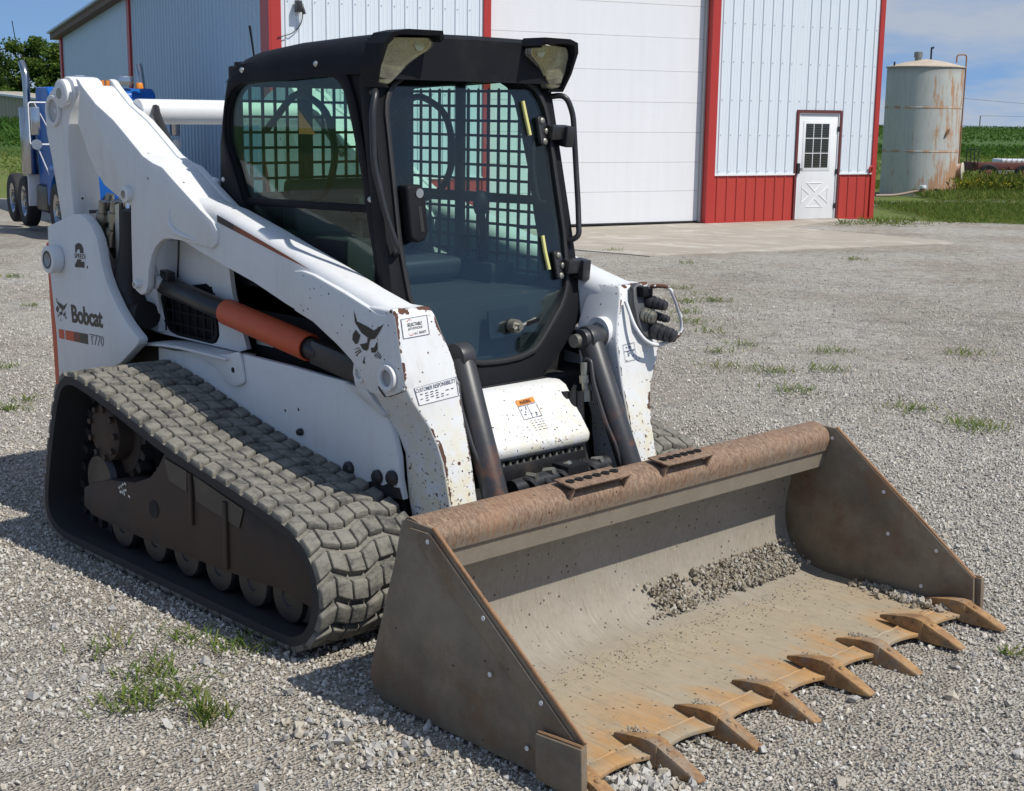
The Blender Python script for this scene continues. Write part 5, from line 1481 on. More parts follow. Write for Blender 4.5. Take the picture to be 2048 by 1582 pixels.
# handle, hinges, bump strips
hd = [(-.385, 1.545), (-.31, 1.545), (-.303, 1.50), (-.308, 1.375), (-.335, 1.345), (-.372, 1.343), (-.392, 1.36)]
hd = round_poly(hd, .016)
h_ = MB().prism([f3(p, .0) for p in hd], [f3(p, .05) for p in hd]).build('door_handle', M_['black'], cab, bevel=.012, seg=3)
MB().cyl(f3((-.335, 1.515), .05), f3((-.335, 1.515), .056), .017, n=20).build('handle_lock', M_['steel'], cab)
MB().prism([f3(p, .0501) for p in ((-.348, 1.47), (-.332, 1.47), (-.332, 1.38), (-.348, 1.38))], [f3(p, .052) for p in ((-.348, 1.47), (-.332, 1.47), (-.332, 1.38), (-.348, 1.38))]).build('handle_slot', M_['dark'], cab)
for zc_ in (1.732, 1.217):
    hb = round_poly([(.335, zc_ + .055), (.375, zc_ + .055), (.385, zc_ + .0), (.375, zc_ - .055), (.34, zc_ - .055)], .012)
    mb = MB().prism([f3(p, .0) for p in hb], [f3(p, .018) for p in hb])
    mb.obox(f3((.425, zc_ - .005), .03), (.02, 0, -.004), (0, .05, 0), (.004, 0, .026))
    mb.obox(f3((.462, zc_ - .02), .035), (.028, 0, -.004), (0, .022, 0), (.004, 0, .04))
    hg = mb.build('door_hinge', M_['blackm'], cab, bevel=.005)
    mb = MB()
    for (yk, zk) in ((.355, zc_ + .038), (.357, zc_ - .04), (.372, zc_ - .002)):
        mb.lathe([(.012, 0), (.012, .006), (.006, .01), (0, .01)], (dx_door(zk) + .018, yk, zk), 'x', 12)
    mb.build('hinge_bolt', M_['zinc'], cab)
MB().tube([f3((.278, 1.844), .004), f3((.286, 1.78), .004), f3((.295, 1.715), .004)], .008, 8).build('foam_strip', M_['yellow'], cab)
MB().tube([f3((.296, 1.333), .004), f3((.30, 1.27), .004), f3((.31, 1.202), .004)], .008, 8).build('foam_strip', M_['yellow'], cab)
for s in (-1, 1):
    gb = [(2.367, s * .437, 1.862), (2.434, s * .47, 1.872), (2.448, s * .50, 1.80), (2.462, s * .505, 1.62), (2.50, s * .485, 1.45), (2.535, s * .458, 1.325), (2.497, s * .438, 1.304)]
    MB().tube(gb, .0115, 12, .04).build('grab_bar', M_['blackm'], cab, ang=60)
    # lamp at the roof corner: hood, reflector, lens
    def L3(yv, z): return (2.398 + (z - 1.893) * .36 + (.46 - yv) * .06, s * yv, z)
    lo = [(.262, 2.055), (.43, 2.050), (.455, 2.02), (.462, 1.95), (.452, 1.897), (.40, 1.892), (.365, 1.93), (.335, 1.965), (.29, 1.995), (.255, 2.015), (.245, 2.035)]
    lo = round_poly(lo, .012)
    add = lambda p, o: (p[0] + o, p[1], p[2])
    lens = [add(L3(*p), .018) for p in lo]; back = [add(L3(*p), -.012) for p in lo]
    ll = MB().prism(lens, [add(L3(*p), .010) for p in lo]).build('headlight', M_['lens'], cab, bevel=.004)
    rf = MB().prism([add(L3(*p), .004) for p in lo], [add(L3(*p), -.03) for p in lo]).build('lamp_reflector', M_['lamp_inner'], cab, smooth=False)
    mb = MB()
    for z in (1.955, 1.972, 1.989, 2.006):
        mb.cyl(add(L3(.375, z), .006), add(L3(.445, z), .006), .003, n=6)
    mb.cyl(add(L3(.30, 2.03), -.0), add(L3(.30, 2.03), .008), .022, n=16)
    mb.build('lamp_bulb', M_['yellow'] if False else M_['lamp_inner'], cab)
    big = [(.236, 2.048), (.252, 2.078), (.40, 2.078), (.455, 2.066), (.478, 2.03), (.480, 1.95), (.466, 1.882), (.395, 1.880)]
    inr = [(.248, 2.040), (.262, 2.062), (.40, 2.060), (.438, 2.054), (.462, 2.022), (.466, 1.95), (.456, 1.894), (.400, 1.890)]
    fo = [.055, .058, .055, .05, .045, .038, .030, .012]
    mb = MB()
    for i in range(len(big) - 1):
        a, b, c, d = big[i], big[i + 1], inr[i + 1], inr[i]
        A = [add(L3(*a), fo[i]), add(L3(*b), fo[i + 1]), add(L3(*c), fo[i + 1]), add(L3(*d), fo[i])]
        B = [add(L3(*q_), -.06) for q_ in (a, b, c, d)]
        mb.prism(A, B)
    me = mb.build('lamp_hood', M_['black'], cab, smooth=False)
# rear wall of the cab with its window
RO = [(0, 1.95), (.34, 1.95), (.425, 1.90), (.425, 1.15), (0, 1.15)]
RW = [(0, 1.90), (.33, 1.90), (.385, 1.86), (.395, 1.65), (.385, 1.50), (.34, 1.46), (0, 1.46)]
cr_ = (0, 1.6)
O, I = polar(sym(RO), cr_, 90, sym(RO)), polar(sym(RW), cr_, 90, sym(RO))
rx = lambda z: 1.385 + max(0, z - 1.6) * .10
r3 = lambda p, o: (rx(p[1]) + o, p[0], p[1])
MB().ring([r3(p, 0) for p in O], [r3(p, 0) for p in I], [r3(p, .05) for p in O], [r3(p, .05) for p in I]).build('rear_wall', M_['black'], cab, bevel=.005, ang=40)
rg = polar(sym(RW), cr_, 60)
MB().prism([r3(p, .005) for p in rg], [r3(p, .010) for p in rg]).build('rear_window', M_['side_glass'], cab, smooth=False)
# window guards: punched steel screens
def guard(name, fn, u0, u1, v0, v1, nu, nv, rim=.03, inside=None):
    mb = MB(); w, th = .0055, .004
    us, vs_ = np.linspace(u0, u1, nu), np.linspace(v0, v1, nv)
    def slab(pts):
        mb.prism([fn(p[0], p[1], -th) for p in pts], [fn(p[0], p[1], th) for p in pts])
    for u in us:
        slab([(u - w, v0), (u + w, v0), (u + w, v1), (u - w, v1)])
    for v in vs_:
        mb.prism([fn(u0, v - w, -th * .8), fn(u1, v - w, -th * .8), fn(u1, v + w, -th * .8), fn(u0, v + w, -th * .8)], [fn(u0, v - w, th * .8), fn(u1, v - w, th * .8), fn(u1, v + w, th * .8), fn(u0, v + w, th * .8)])
    for u in us:
        for v in vs_:
            r_ = .0125
            mb.prism([fn(u + dx_, v + dy_, -th * .6) for dx_, dy_ in ((r_, 0), (0, r_), (-r_, 0), (0, -r_))], [fn(u + dx_, v + dy_, th * .6) for dx_, dy_ in ((r_, 0), (0, r_), (-r_, 0), (0, -r_))])
    mb.build(name, M_['black'], cab, smooth=False)
guard('window_guard', lambda u, v, o: (u, .41 + o, v), 1.50, 2.36, 1.17, 1.885, 15, 13)
guard('window_guard', lambda u, v, o: (1.43 + o, u, v), -.39, .39, 1.46, 1.895, 14, 8)
mb = MB()      # far side solid fields of the screen
mb.box(1.42, 1.54, .400, .42, 1.15, 1.95); mb.box(1.5, 2.42, .400, .42, 1.445, 1.475)
mb.box(1.86, 1.90, .398, .422, 1.15, 1.94)
mb.build('guard_frame', M_['black'], cab)
# inside: pillars, floor, seat, controls
mb = MB()
mb.box(1.41, 1.47, -.42, -.385, 1.1, 1.97); mb.box(1.41, 1.47, .36, .42, 1.1, 1.97); mb.box(1.42, 1.45, -.08, -.035, 1.1, 1.97)
mb.box(1.42, 2.5, -.42, .42, .98, 1.0)
mb.box(1.42, 2.2, -.43, -.30, 1.0, 1.33); mb.box(1.42, 2.2, .30, .43, 1.0, 1.20)
mb.build('cab_interior', M_['dark'], cab, bevel=.01)
seat = MB()
seat.prism_y(round_poly([(1.62, 1.12), (2.08, 1.14), (2.10, 1.22), (1.70, 1.23), (1.62, 1.30), (1.56, 1.30), (1.56, 1.15)], .03), -.24, .24)
seat.prism_y(round_poly([(1.50, 1.20), (1.60, 1.20), (1.57, 1.40), (1.54, 1.52), (1.49, 1.52), (1.47, 1.40)], .03), -.22, .22)
st_ = seat.build('seat', M_['seat'], cab, bevel=.03, seg=3)
for s in (-1, 1):
    mb = MB().tube([(2.10, s * .33, 1.18), (2.13, s * .32, 1.30), (2.12, s * .31, 1.42)], .016, 10, .03)
    mb.lathe([(0, -.03), (.022, -.025), (.032, .0), (.030, .04), (.018, .065), (0, .07)], (2.12, s * .31, 1.42), 'z', 16)
    mb.build('joystick', M_['black'], cab, ang=50)
    # lap-bar arm folded up beside the seat
    lb = [(1.50, s * .30, 1.72), (1.72, s * .30, 1.88), (1.92, s * .30, 1.80), (1.97, s * .30, 1.62), (1.90, s * .30, 1.48), (1.72, s * .30, 1.42)]
    MB().tube(lb, .014, 10, .08).build('lap_bar', M_['black'], cab, ang=60)
mb = MB().tube([(2.38, .33, 1.60), (2.37, .335, 1.66), (2.33, .36, 1.68)], .009, 8, .02)
mb.tube([(2.36, .39, 1.70), (2.40, .33, 1.69), (2.41, .32, 1.58), (2.43, .33, 1.46), (2.42, .39, 1.45)], .010, 8, .03)
mb.build('inner_grip', M_['black'], cab, ang=60)
text_o = MB().prism([(1.86, -.395, 1.80), (1.97, -.395, 1.71), (1.86, -.395, 1.71)], [(1.86, -.393, 1.80), (1.97, -.393, 1.71), (1.86, -.393, 1.71)]).build('warning_triangle', M_['decal_orange'], cab)
MB().obox((2.49, .20, 1.08), (.004, .0, 0), (0, .012, .035), (0, .01, -.006)).build('control_label', M_['decal_orange'], cab)
# pedal shelf and dash seen through the lower glass
MB().prism_y([(2.25, 1.0), (2.50, 1.0), (2.46, 1.08), (2.25, 1.05)], -.30, .30).build('foot_shelf', M_['black'], cab, bevel=.01)
# mount at the cab's rear corner and aerial
part(MB().prism_y(round_poly([(1.27, 1.42), (1.36, 1.42), (1.37, 1.52), (1.30, 1.53), (1.27, 1.49)], .02), -.47, -.44), 'cab_mount', M_['white'], bevel=.004)
part(MB().cyl((1.325, -.4705, 1.475), (1.325, -.478, 1.475), .014, n=10), 'mount_bolt', M_['zinc'])
part(MB().tube([(1.44, -.30, 1.93), (1.435, -.31, 2.02), (1.425, -.32, 2.13)], [.006, .004, .005], 8), 'radio_aerial', M_['black'], ang=60)
# ---- bucket ------------------------------------------------------
B = 1.03
SP = [(3.262, .60), (3.276, .618), (3.397, .615), (4.015, .161), (4.022, .045), (3.96, .012), (3.16, .010), (3.115, .03), (3.098, .075), (3.105, .12)]
back = spline([(3.262, .612), (3.235, .50), (3.205, .38), (3.185, .28), (3.19, .19), (3.225, .105), (3.30, .05), (3.40, .03)], 6)
mb = MB()
sheet = [(p[0], p[1]) for p in back] + [(3.93, .026)]
sheet_o = [(3.93, .010), (3.30, .010)] + [(p[0] - .014, p[1] - .006) for p in back[::-1][6:]]
mb.prism_y(sheet + sheet_o, -B + .006, B - .006)
bk = part(mb, 'bucket', M_['bfloor'], ang=40)
bk['label'] = 'rusty toothed bucket with dirt on its floor'
bar = spline([(3.262, .602), (3.272, .621), (3.300, .624), (3.342, .614), (3.366, .598), (3.377, .568), (3.366, .524)], 4)
MB().prism_y(bar + [(3.335, .518), (3.27, .53), (3.255, .57)], -B + .004, B - .004).build('top_bar', M_['bucket'], bk, ang=45)
MB().prism_y([(3.350, .53), (3.358, .53), (3.345, .455), (3.333, .455)], -B + .005, B - .005).build('lip_strip', M_['bucket'], bk)
MB().prism_y([(3.325, .465), (3.333, .455), (3.225, .44), (3.225, .455)], -B + .006, B - .006).build('lip_web', M_['bucket'], bk)
# cutting edge: scalloped plate, one piece
YT = [-.995 + .28429 * i for i in range(8)]
pts = []
for i in range(7):
    for k in range(9):
        f = k / 8
        yv = YT[i] + (YT[i + 1] - YT[i]) * f
        pts.append((4.018 - .038 * math.sin(math.pi * f) ** .8, yv))
edge_pts = [(4.03, -B)] + pts + [(4.03, B)]
loop = edge_pts + [(3.925, B), (3.925, -B)]
zt = lambda x: .037 if x < 3.95 else .034
MB().prism([(p[0], p[1], .020) for p in loop], [(p[0], p[1], zt(p[0])) for p in loop]).build('cutting_edge', M_['bfloor'], bk, bevel=.0015)
MB().tube([(3.922, -B + .01, .034)] + [(3.922 + random.uniform(-.003, .003), yv, .034 + random.uniform(-.002, .002)) for yv in np.arange(-.98, .99, .04)] + [(3.922, B - .01, .034)], .0055, 7).build('weld_seam', M_['bfloor'], bk, ang=60)
# teeth
def tooth_mesh():
    st = [  # x, half width, z bottom, z top
        (3.835, .004, .032, .044), (3.88, .014, .030, .058), (3.95, .026, .022, .074), (3.99, .030, .008, .078), (4.02, .031, .002, .074)]
    nose = [(4.015, .028, .003, .071), (4.05, .028, .003, .059), (4.11, .026, .004, .037), (4.150, .022, .005, .020), (4.165, .017, .007, .014)]
    out = []
    for L in (st, nose):
        vs = []; fs = []
        for x, w, z0, z1 in L:
            vs += [(x, -w, z0), (x, w, z0), (x, w * .86, z1), (x, -w * .86, z1)]
        for i in range(len(L) - 1):
            for k in range(4):
                l = (k + 1) % 4
                fs.append((i * 4 + k, i * 4 + l, (i + 1) * 4 + l, (i + 1) * 4 + k))
        fs += [(0, 1, 2, 3), tuple(range(4 * len(L) - 4, 4 * len(L)))]
        out.append((vs, fs))
    return out
tm = tooth_mesh()
a = MB().add(*tm[0]).add(*tm[1])
a.lathe([(.010, .05), (.010, .064), (.008, .067), (0, .067)], (4.045, 0, 0), 'z', 14)
tooth_me = a.mesh('tooth', M_['tooth'], bevel=.005, seg=2)
for i, yv in enumerate(YT):
    o = link('tooth', tooth_me, bk)
    o.location = (0, yv, 0)
    o.location.x = random.uniform(-.012, .008); o.rotation_euler = (0, random.uniform(-.01, .012) * .2, 0)
# dirt caught on the tooth roots is part of the stuff below
for s in (-1, 1):
    y = s * B
    sp = MB().prism_y(SP, y, y - s * .012).build('side_plate', M_['bside'], bk, bevel=.002)
    # doubler along the front edge
    MB().prism_y([(3.30, .598), (3.392, .600), (3.985, .163), (3.92, .135), (3.40, .51)], y + s * .0005, y + s * .008).build('edge_doubler', M_['bside'], bk, bevel=.003)
    MB().tube([(3.397, y - s * .003, .617), (3.55, y - s * .003, .505), (3.75, y - s * .003, .358), (3.9, y - s * .003, .247), (4.017, y - s * .003, .162)], .0065, 6).build('worn_edge', M_['edge_rust'], bk, ang=60)
    MB().prism_y([(3.862, .150), (4.036, .162), (4.042, .012), (3.867, .018)], y + s * .009, y + s * .032).build('side_cutter', M_['bside'], bk, bevel=.004)
    MB().tube([(3.866, y + s * .02, .153), (3.93, y + s * .02, .158), (4.03, y + s * .02, .164)], .005, 6).build('weld_seam', M_['edge_rust'], bk)
    for (hx, hz) in ((3.626, .408), (3.656, .250), (3.861, .231), (3.809, .081), (3.385, .575)):
        MB().cyl((hx, y + s * .0085, hz), (hx, y + s * .0105, hz), .0075, n=10).cyl((hx, y - s * .0125, hz), (hx, y - s * .0145, hz), .0075, n=10).build('bolt_hole', M_['paper'], bk)
# bent step plates on the top bar
for y0, y1 in ((-.439, -.171), (.019, .264)):
    mb = MB()
    mb.prism_y([(3.300, .636), (3.395, .625), (3.40, .632), (3.302, .643)], y0, y1)
    for yy_ in (y0, y1 - .012):
        mb.prism_y([(3.395, .630), (3.365, .565), (3.352, .53), (3.345, .60)], yy_, yy_ + .012)
    so = mb.build('foot_step', M_['bucket'], bk, bevel=.003)
    for k in range(6):
        yk = y0 + .03 + k * (y1 - y0 - .06) / 5
        MB().lathe([(.014, 0), (.015, .006), (.010, .006), (.0095, .001), (0, .001)], (3.348, yk, .6375), 'z', 14).build('step_hole', M_['dark'], bk)
# dirt lying in the bucket: broken clods and grit, nobody could count it
def back_z(x, z0): return z0
dirtm = [simple('dry_clod_%s' % k, c_, .9, 0, .25, 40, .4) for k, c_ in (('tan', (.33, .29, .225)), ('grey', (.37, .345, .295)), ('brown', (.25, .21, .155)))]
def fdirt(r_):
    # piles leaning on the curved back of the bucket
    pl = [(.22, .10, .05), (.44, .07, .04), (.62, .12, .07), (.80, .13, .075)][int(r_.choice(4, p=[.17, .08, .35, .40]))]
    yv = pl[0] + r_.normal() * pl[1] * .55
    t = r_.random()
    j = min(len(back) - 1, int(29 + t * 9)); bx_, bz = back[j]
    return (bx_ + .008 + r_.random() * .022, max(-.98, min(.99, yv)), bz + .01 + r_.random() * .02)
def fmound(r_):
    p = fdirt(r_); return (p[0] - .012, p[1], p[2] - .012)
clod_cloud(150, fmound, [dirtm[2], dirtm[0]], 'bucket_mud', 'caked dirt mounded in the back corner of the bucket', 'dirt', .010, .024, seed=4)
def fcorner(r_):
    return (3.55 + r_.random() * .42, 1.005 - abs(r_.normal()) * .035, .032 + r_.random() * .012)
clod_cloud(260, fcorner, dirtm, 'corner_dirt', 'strip of dirt along the foot of the far side plate', 'dirt', .004, .022, seed=6)
clod_cloud(1900, fdirt, dirtm, 'bucket_dirt', 'dry clods of dirt piled against the back of the bucket', 'dirt', .003, .012, seed=3)
def fgrit(r_):
    if r_.random() < .55:
        return (3.33 + abs(r_.normal()) * .10, r_.uniform(-1.0, 1.0), .031)
    i = int(r_.integers(0, 8)); return (3.86 + r_.random() * .09, YT[i] + .03 + abs(r_.normal()) * .018, .040 + r_.random() * .012)
clod_cloud(2600, fgrit, dirtm, 'bucket_grit', 'loose grit strewn over the bucket floor and tooth roots', 'grit', .0015, .006, seed=5)
# ---------------------------------------------------------------- storage tank
def tank_mat():
    t = NT('rust_streaked_tank_paint')
    P_ = t.xyz()
    c = t.mix(t.noise(2.5, 6, .65), (.40, .42, .40), (.54, .53, .48))
    st = t.mapping((15, 15, 1.5))
    c = t.mix(t.math('MULTIPLY', t.step(t.noise(1.0, 6, .7, st), .42, .74), .5), c, (.33, .34, .32))
    sunny = t.step(t.math('ADD', P_['X'], t.math('MULTIPLY', P_['Y'], .5)), -.2, 1.1)
    rs = t.mapping((6, 6, 1.1), loc=(3, 1, 0))
    n1 = t.noise(1.0, 6, .68, rs)
    zb = t.math('SUBTRACT', 1.0, t.step(P_['Z'], 0.0, 1.3))
    lim = t.math('SUBTRACT', .60, t.math('ADD', t.math('MULTIPLY', sunny, .16), t.math('MULTIPLY', zb, .055)))
    rust = t.mix(t.noise(9, 5, .7), (.34, .13, .045), (.46, .25, .11))
    c = t.mix(t.math('MULTIPLY', t.step(t.math('SUBTRACT', n1, lim), 0.0, .14), .85), c, rust)
    for zc_ in (1.14, 2.28):
        d = t.math('ABSOLUTE', t.math('SUBTRACT', P_['Z'], zc_))
        k = t.math('MULTIPLY', t.math('SUBTRACT', 1.0, t.step(d, .0, .07)), t.step(t.noise(3.2, 5), .40, .58))
        c = t.mix(t.math('MULTIPLY', k, .8), c, rust)
    c = t.mix(t.math('MULTIPLY', t.step(P_['Z'], 3.1, 3.33), .45), c, (.20, .15, .10))
    return t.done(c, .55, 0, t.bump(t.noise(14, 4), .15, .004), .4)
TC = tu(38.85, 12.02)
TC = (-14.04, 31.06)
TZ = gz(*TC)
TK = empty('storage_tank', (TC[0], TC[1], TZ)); tag(TK, 'tall rust-streaked steel tank standing in weeds', 'tank')
M_['tank'] = tank_mat()
tr = 1.0
MB().lathe([(tr, -.1), (tr, 1.10), (tr, 1.118), (tr, 1.12), (tr + .006, 1.13), (tr + .006, 1.15), (tr, 1.16), (tr, 1.162), (tr, 1.18), (tr, 2.24), (tr, 2.258), (tr, 2.26), (tr + .006, 2.27), (tr + .006, 2.29), (tr, 2.30), (tr, 2.302), (tr, 2.32), (tr, 3.33)], n=64).build('shell', M_['tank'], TK, ang=20)
MB().lathe([(tr + .03, 3.32), (tr + .03, 3.345), (.55, 3.47), (.06, 3.55), (0, 3.55)], n=64).build('tank_roof', simple('tank_roof_paint', (.50, .42, .32), .6, 0, .3, 4), TK, ang=60)
rdir = Vector((R2[0], R2[1], 0)); cdir = Vector((-V2[0], -V2[1], 0))
def tp(u, d, z): return rdir * u + cdir * d + UP * z
MB().cyl(tp(-.25, .1, 3.42), tp(-.25, .1, 3.62), .085, n=16).cyl(tp(-.25, .1, 3.58), tp(-.25, .1, 3.73), .11, n=16).build('vent_cap', M_['zinc'], TK)
MB().cyl(tp(.12, .0, 3.5), tp(.12, .0, 3.86), .025, n=10).cyl(tp(.12, 0, 3.83), tp(.18, 0, 3.86), .03, n=8).build('vent_pipe', M_['blackm'], TK)
MB().tube([tp(.72, .3, 3.45), tp(.72, .3, 3.66), tp(1.0, .22, 3.67), tp(1.005, .22, 3.2), tp(1.0, .22, .4)], .02, 8, .08).build('fill_pipe', M_['edge_rust'], TK, ang=60)
MB().cyl(tp(-.92, .3, 3.3), tp(-.92, .3, 3.46), .025, n=8).build('lifting_lug', M_['blackm'], TK)
hd_ = tp(.94, .40, .62); hn = (rdir * .90 + cdir * .44).normalized()
MB().cyl(hd_ - hn * .05, hd_ + hn * .09, .20, n=24).build('manhole_neck', M_['tank'], TK)
MB().cyl(hd_ + hn * .09, hd_ + hn * .12, .235, n=24).build('manhole_cover', simple('cream_lid', (.55, .50, .38), .6), TK, bevel=.008)
gp_ = tp(.40, .925, 1.62)
MB().prism([gp_ + rdir * a + UP * b + cdir * -.03 for a, b in ((-.05, -.10), (.05, -.02), (.07, .12), (.0, .06))], [gp_ + rdir * a + UP * b + cdir * .05 for a, b in ((-.05, -.10), (.05, -.02), (.07, .10), (.0, .05))]).build('gauge_bracket', M_['edge_rust'], TK)
MB().cyl(tp(-.05, 1.0, .08), tp(-.05, 1.45, .08), .05, n=12).build('outlet_pipe', M_['edge_rust'], TK)
# pump on the ground in front of it
px_, py_ = TC[0] + (cdir * 1.55 + rdir * -.30).x, TC[1] + (cdir * 1.55 + rdir * -.30).y
pz = gz(px_, py_)
PU = empty('transfer_pump', (px_, py_, pz)); tag(PU, 'small rusty pump with white cap in front of the tank', 'pump')
MB().cyl((0, 0, 0), (0, 0, .22), .07, n=14).cyl(rdir * .1 + UP * .06, rdir * .38 + UP * .06, .055, n=12).build('pump_body', M_['edge_rust'], PU)
MB().cyl((0, 0, .20), (0, 0, .28), .085, n=14).build('pump_cap', M_['doorw'], PU, bevel=.01)
MB().cyl(rdir * .34 + UP * 0, rdir * .34 + UP * .20, .06, n=10).build('motor', M_['blackm'], PU)
ho = MB().tube([tuple(Vector((px_, py_, pz + .15)) + rdir * -.05), tuple(Vector((px_, py_, pz + .10)) + rdir * -.3), tuple(Vector((px_, py_, pz + .02)) + rdir * -.75 + cdir * .1), tuple(Vector((px_, py_, pz + .02)) + rdir * -1.3 + cdir * .3)], .035, 8, .2).build('suction_hose', simple('dusty_hose', (.30, .22, .18), .7), ang=60)
tag(ho, 'brown hose running from the pump towards the building', 'hose')
# weathered trailer frame and liquid totes behind the weeds
x0, y0 = tu(46.0, 14.3)
TR = empty('flatbed_trailer', (x0, y0, gz(x0, y0)), math.atan2(R2[1], R2[0])); tag(TR, 'rust red flatbed trailer frame parked in the weeds', 'trailer')
rr_ = simple('rust_red_frame', (.15, .05, .038), .75, 0, .4, 4, .3)
MB().box(.3, 5.5, -.5, -.38, .40, .62).box(.3, 5.5, .38, .5, .40, .62).box(.3, .42, -.5, .5, .36, .64).build('frame_rail', rr_, TR, bevel=.01)
for k in range(7): MB().box(.7 + k * .72, .82 + k * .72, -.62, .62, .44, .50).build('cross_member', rr_, TR)
for x in (.75, 1.9):
    MB().lathe([(.18, -.08), (.30, -.10), (.33, -.05), (.33, .05), (.30, .10), (.18, .08)], (x, -.62, .25), 'y', 24).build('tyre', M_['hose'], TR)
    MB().lathe([(0, .02), (.17, .02), (.19, -.07), (.12, -.09), (0, -.06)], (x, -.62, .25), 'y', 20).build('wheel_rim', rr_, TR)
MB().tube([(.05, -.55, .1), (.05, -.55, 1.05), (.42, -.55, 1.05), (.42, -.55, .4)], .02, 6).tube([(.17, -.55, .4), (.17, -.55, 1.05)], .015, 6).tube([(.30, -.55, .4), (.30, -.55, 1.05)], .015, 6).build('end_gate', M_['blackm'], TR)
for k in range(2):
    x1, y1 = tu(47.5, 16.6 + k * 1.35)
    ib = empty('liquid_tote', (x1, y1, gz(x1, y1)), math.atan2(R2[1], R2[0]))
    tag(ib, 'white caged liquid tote behind the trailer, nearer the tank' if k == 0 else 'white caged liquid tote behind the trailer, at the picture edge', 'tote')
    MB().box(-.6, .6, -.5, .5, .12, .70).build('bottle', simple('tote_plastic_%d' % k, (.62, .64, .66), .4), ib, bevel=.05, seg=3)
    mb = MB()
    for a in np.linspace(-.61, .61, 8): mb.cyl((a, -.52, .1), (a, -.52, .74), .009, n=6)
    for z in (.25, .45, .65): mb.cyl((-.62, -.525, z), (.62, -.525, z), .009, n=6)
    mb.build('cage', M_['zinc'], ib)
    MB().box(-.6, .6, -.5, .5, 0, .12).build('pallet', M_['blackm'], ib)
# poles and wires
wood = simple('weathered_pole', (.16, .13, .11), .85)
def pole(t, u, z1, r_, label, arm=True, zb=None, name='utility_pole'):
    x, y = tu(t, u); zb = gz(x, y) if zb is None else zb
    e = empty(name, (x, y, zb)); tag(e, label, 'pole')
    MB().cyl((0, 0, 0), (0, 0, z1 - zb), r_, r_ * .75, n=10).build('mast', wood, e)
    if arm: MB().obox((0, 0, z1 - zb - .35), (rdir * .5), cdir * .05, UP * .05).build('cross_arm', wood, e)
    return Vector((x, y, z1))
pA = pole(92, 24.25, 3.45, .055, 'thin pole seen between the building corner and the tank', False)
p1 = pole(320, 103.4, 2.55, .16, 'short far pole standing on the horizon right of the tank', False, -6)
p2 = Vector((*tu(330, 190), 2.6))
p3 = Vector((*tu(260, 75.0), 5.86))
p4 = Vector((*tu(520, 214), 5.9))
for nm, a, b, lab in (('power_line', p1, p2, 'thin black wire running level just above the far field'), ('power_line', p3, p4, 'thin wire sloping down to the right above the level wire')):
    pts = [a.lerp(b, k / 12) - UP * (math.sin(math.pi * k / 12) * .25) for k in range(13)]
    tag(MB().tube(pts, .035, 5).build(nm, M_['blackm'], ang=80), lab, 'wire', 'overhead wires')
# ---------------------------------------------------------------- trees, shed, leaning mast on the left
def tree(name, t, u, z_lo, z_hi, rad, mat, n, seed, label, size=.42, conic=False):
    x, y = tu(t, u); zb = gz(x, y); r_ = np.random.default_rng(seed)
    e = empty(name, (x, y, zb)); tag(e, label, 'tree', 'trees behind the truck')
    H = z_hi - zb
    mb = MB().tube([(0, 0, 0), (.1, .05, H * .3), (.0, .1, H * .6), (.05, 0, H * .85)], [.28, .22, .14, .05], 9)
    cl = []
    for k in range(16):
        a = r_.random() * 6.28; zz = H * (.30 + .62 * r_.random()); rr = rad * (.25 + .62 * r_.random())
        if conic: rr *= 1.15 - .8 * (zz / H)
        tip = (math.cos(a) * rr, math.sin(a) * rr, zz)
        mb.tube([(0, 0, zz * .72), (tip[0] * .5, tip[1] * .5, zz * .86), tip], [.09, .06, .02], 6); cl.append(tip)
    for k in range(26):
        a = r_.random() * 6.28; zz = (z_lo - zb) + (z_hi - z_lo) * r_.random()
        f = (zz - (z_lo - zb)) / (z_hi - z_lo); w = rad * (math.sqrt(max(.05, 1 - (f * 1.5 - .55) ** 2)) if not conic else (1.05 - .75 * f))
        rr = w * math.sqrt(r_.random()); cl.append((math.cos(a) * rr, math.sin(a) * rr, zz))
    mb.build('trunk', M_['bark'], e, ang=60)
    cl = np.array(cl); idx = r_.integers(0, len(cl), n)
    g = r_.normal(size=(n, 3)); g /= np.linalg.norm(g, axis=1)[:, None]
    sz = (.55 + .5 * r_.random(len(cl)))[idx] * rad * .36
    P0 = cl[idx] + g * (sz * r_.random(n) ** .4)[:, None] * np.array([1, 1, .8])
    leaf_obj('crown', P0, size, mat, None, None, -.1, .7, seed + 5, parent=e)
tree('leafy_tree', 180, -59.8, 2.0, 9.9, 4.6, M_['tree_a'], 9500, 31, 'tall round leafy tree left of the steel building')
tree('evergreen_tree', 176, -63.8, 1.0, 8.6, 3.8, M_['tree_b'], 7000, 32, 'dark evergreen tree at the left edge of the view', .34, True)
tree('leafy_tree', 178, -55.4, 2.0, 8.4, 3.4, M_['tree_a'], 6000, 33, 'leafy tree right against the building corner')
tree('leafy_tree', 165, -59.0, .5, 3.6, 2.6, M_['tree_a'], 1800, 34, 'low light green bush under the leafy trees', .34)
x, y = tu(182, -62.4)
o = MB().tube([(x, y, 4.0), (x + .6, y + .4, 8.5), (x - .05, y - .1, 12.2)], [.06, .05, .05], 6).build('leaning_mast', M_['blackm'], ang=60)
sx, sy = tu(181, -61.2); ex, ey = tu(181, -62.8)
o.data.clear_geometry(); o.data.from_pydata(*(lambda m: (m.v, [], m.f))(MB().tube([(sx, sy, gz(sx, sy)), ((sx + ex) / 2, (sy + ey) / 2, 6.0), (ex, ey, 12.3)], .06, 6)))
tag(o, 'thin dark mast leaning left above the tree tops', 'mast')
S0, S1 = tu(122, -47.0), tu(116, -38.2)
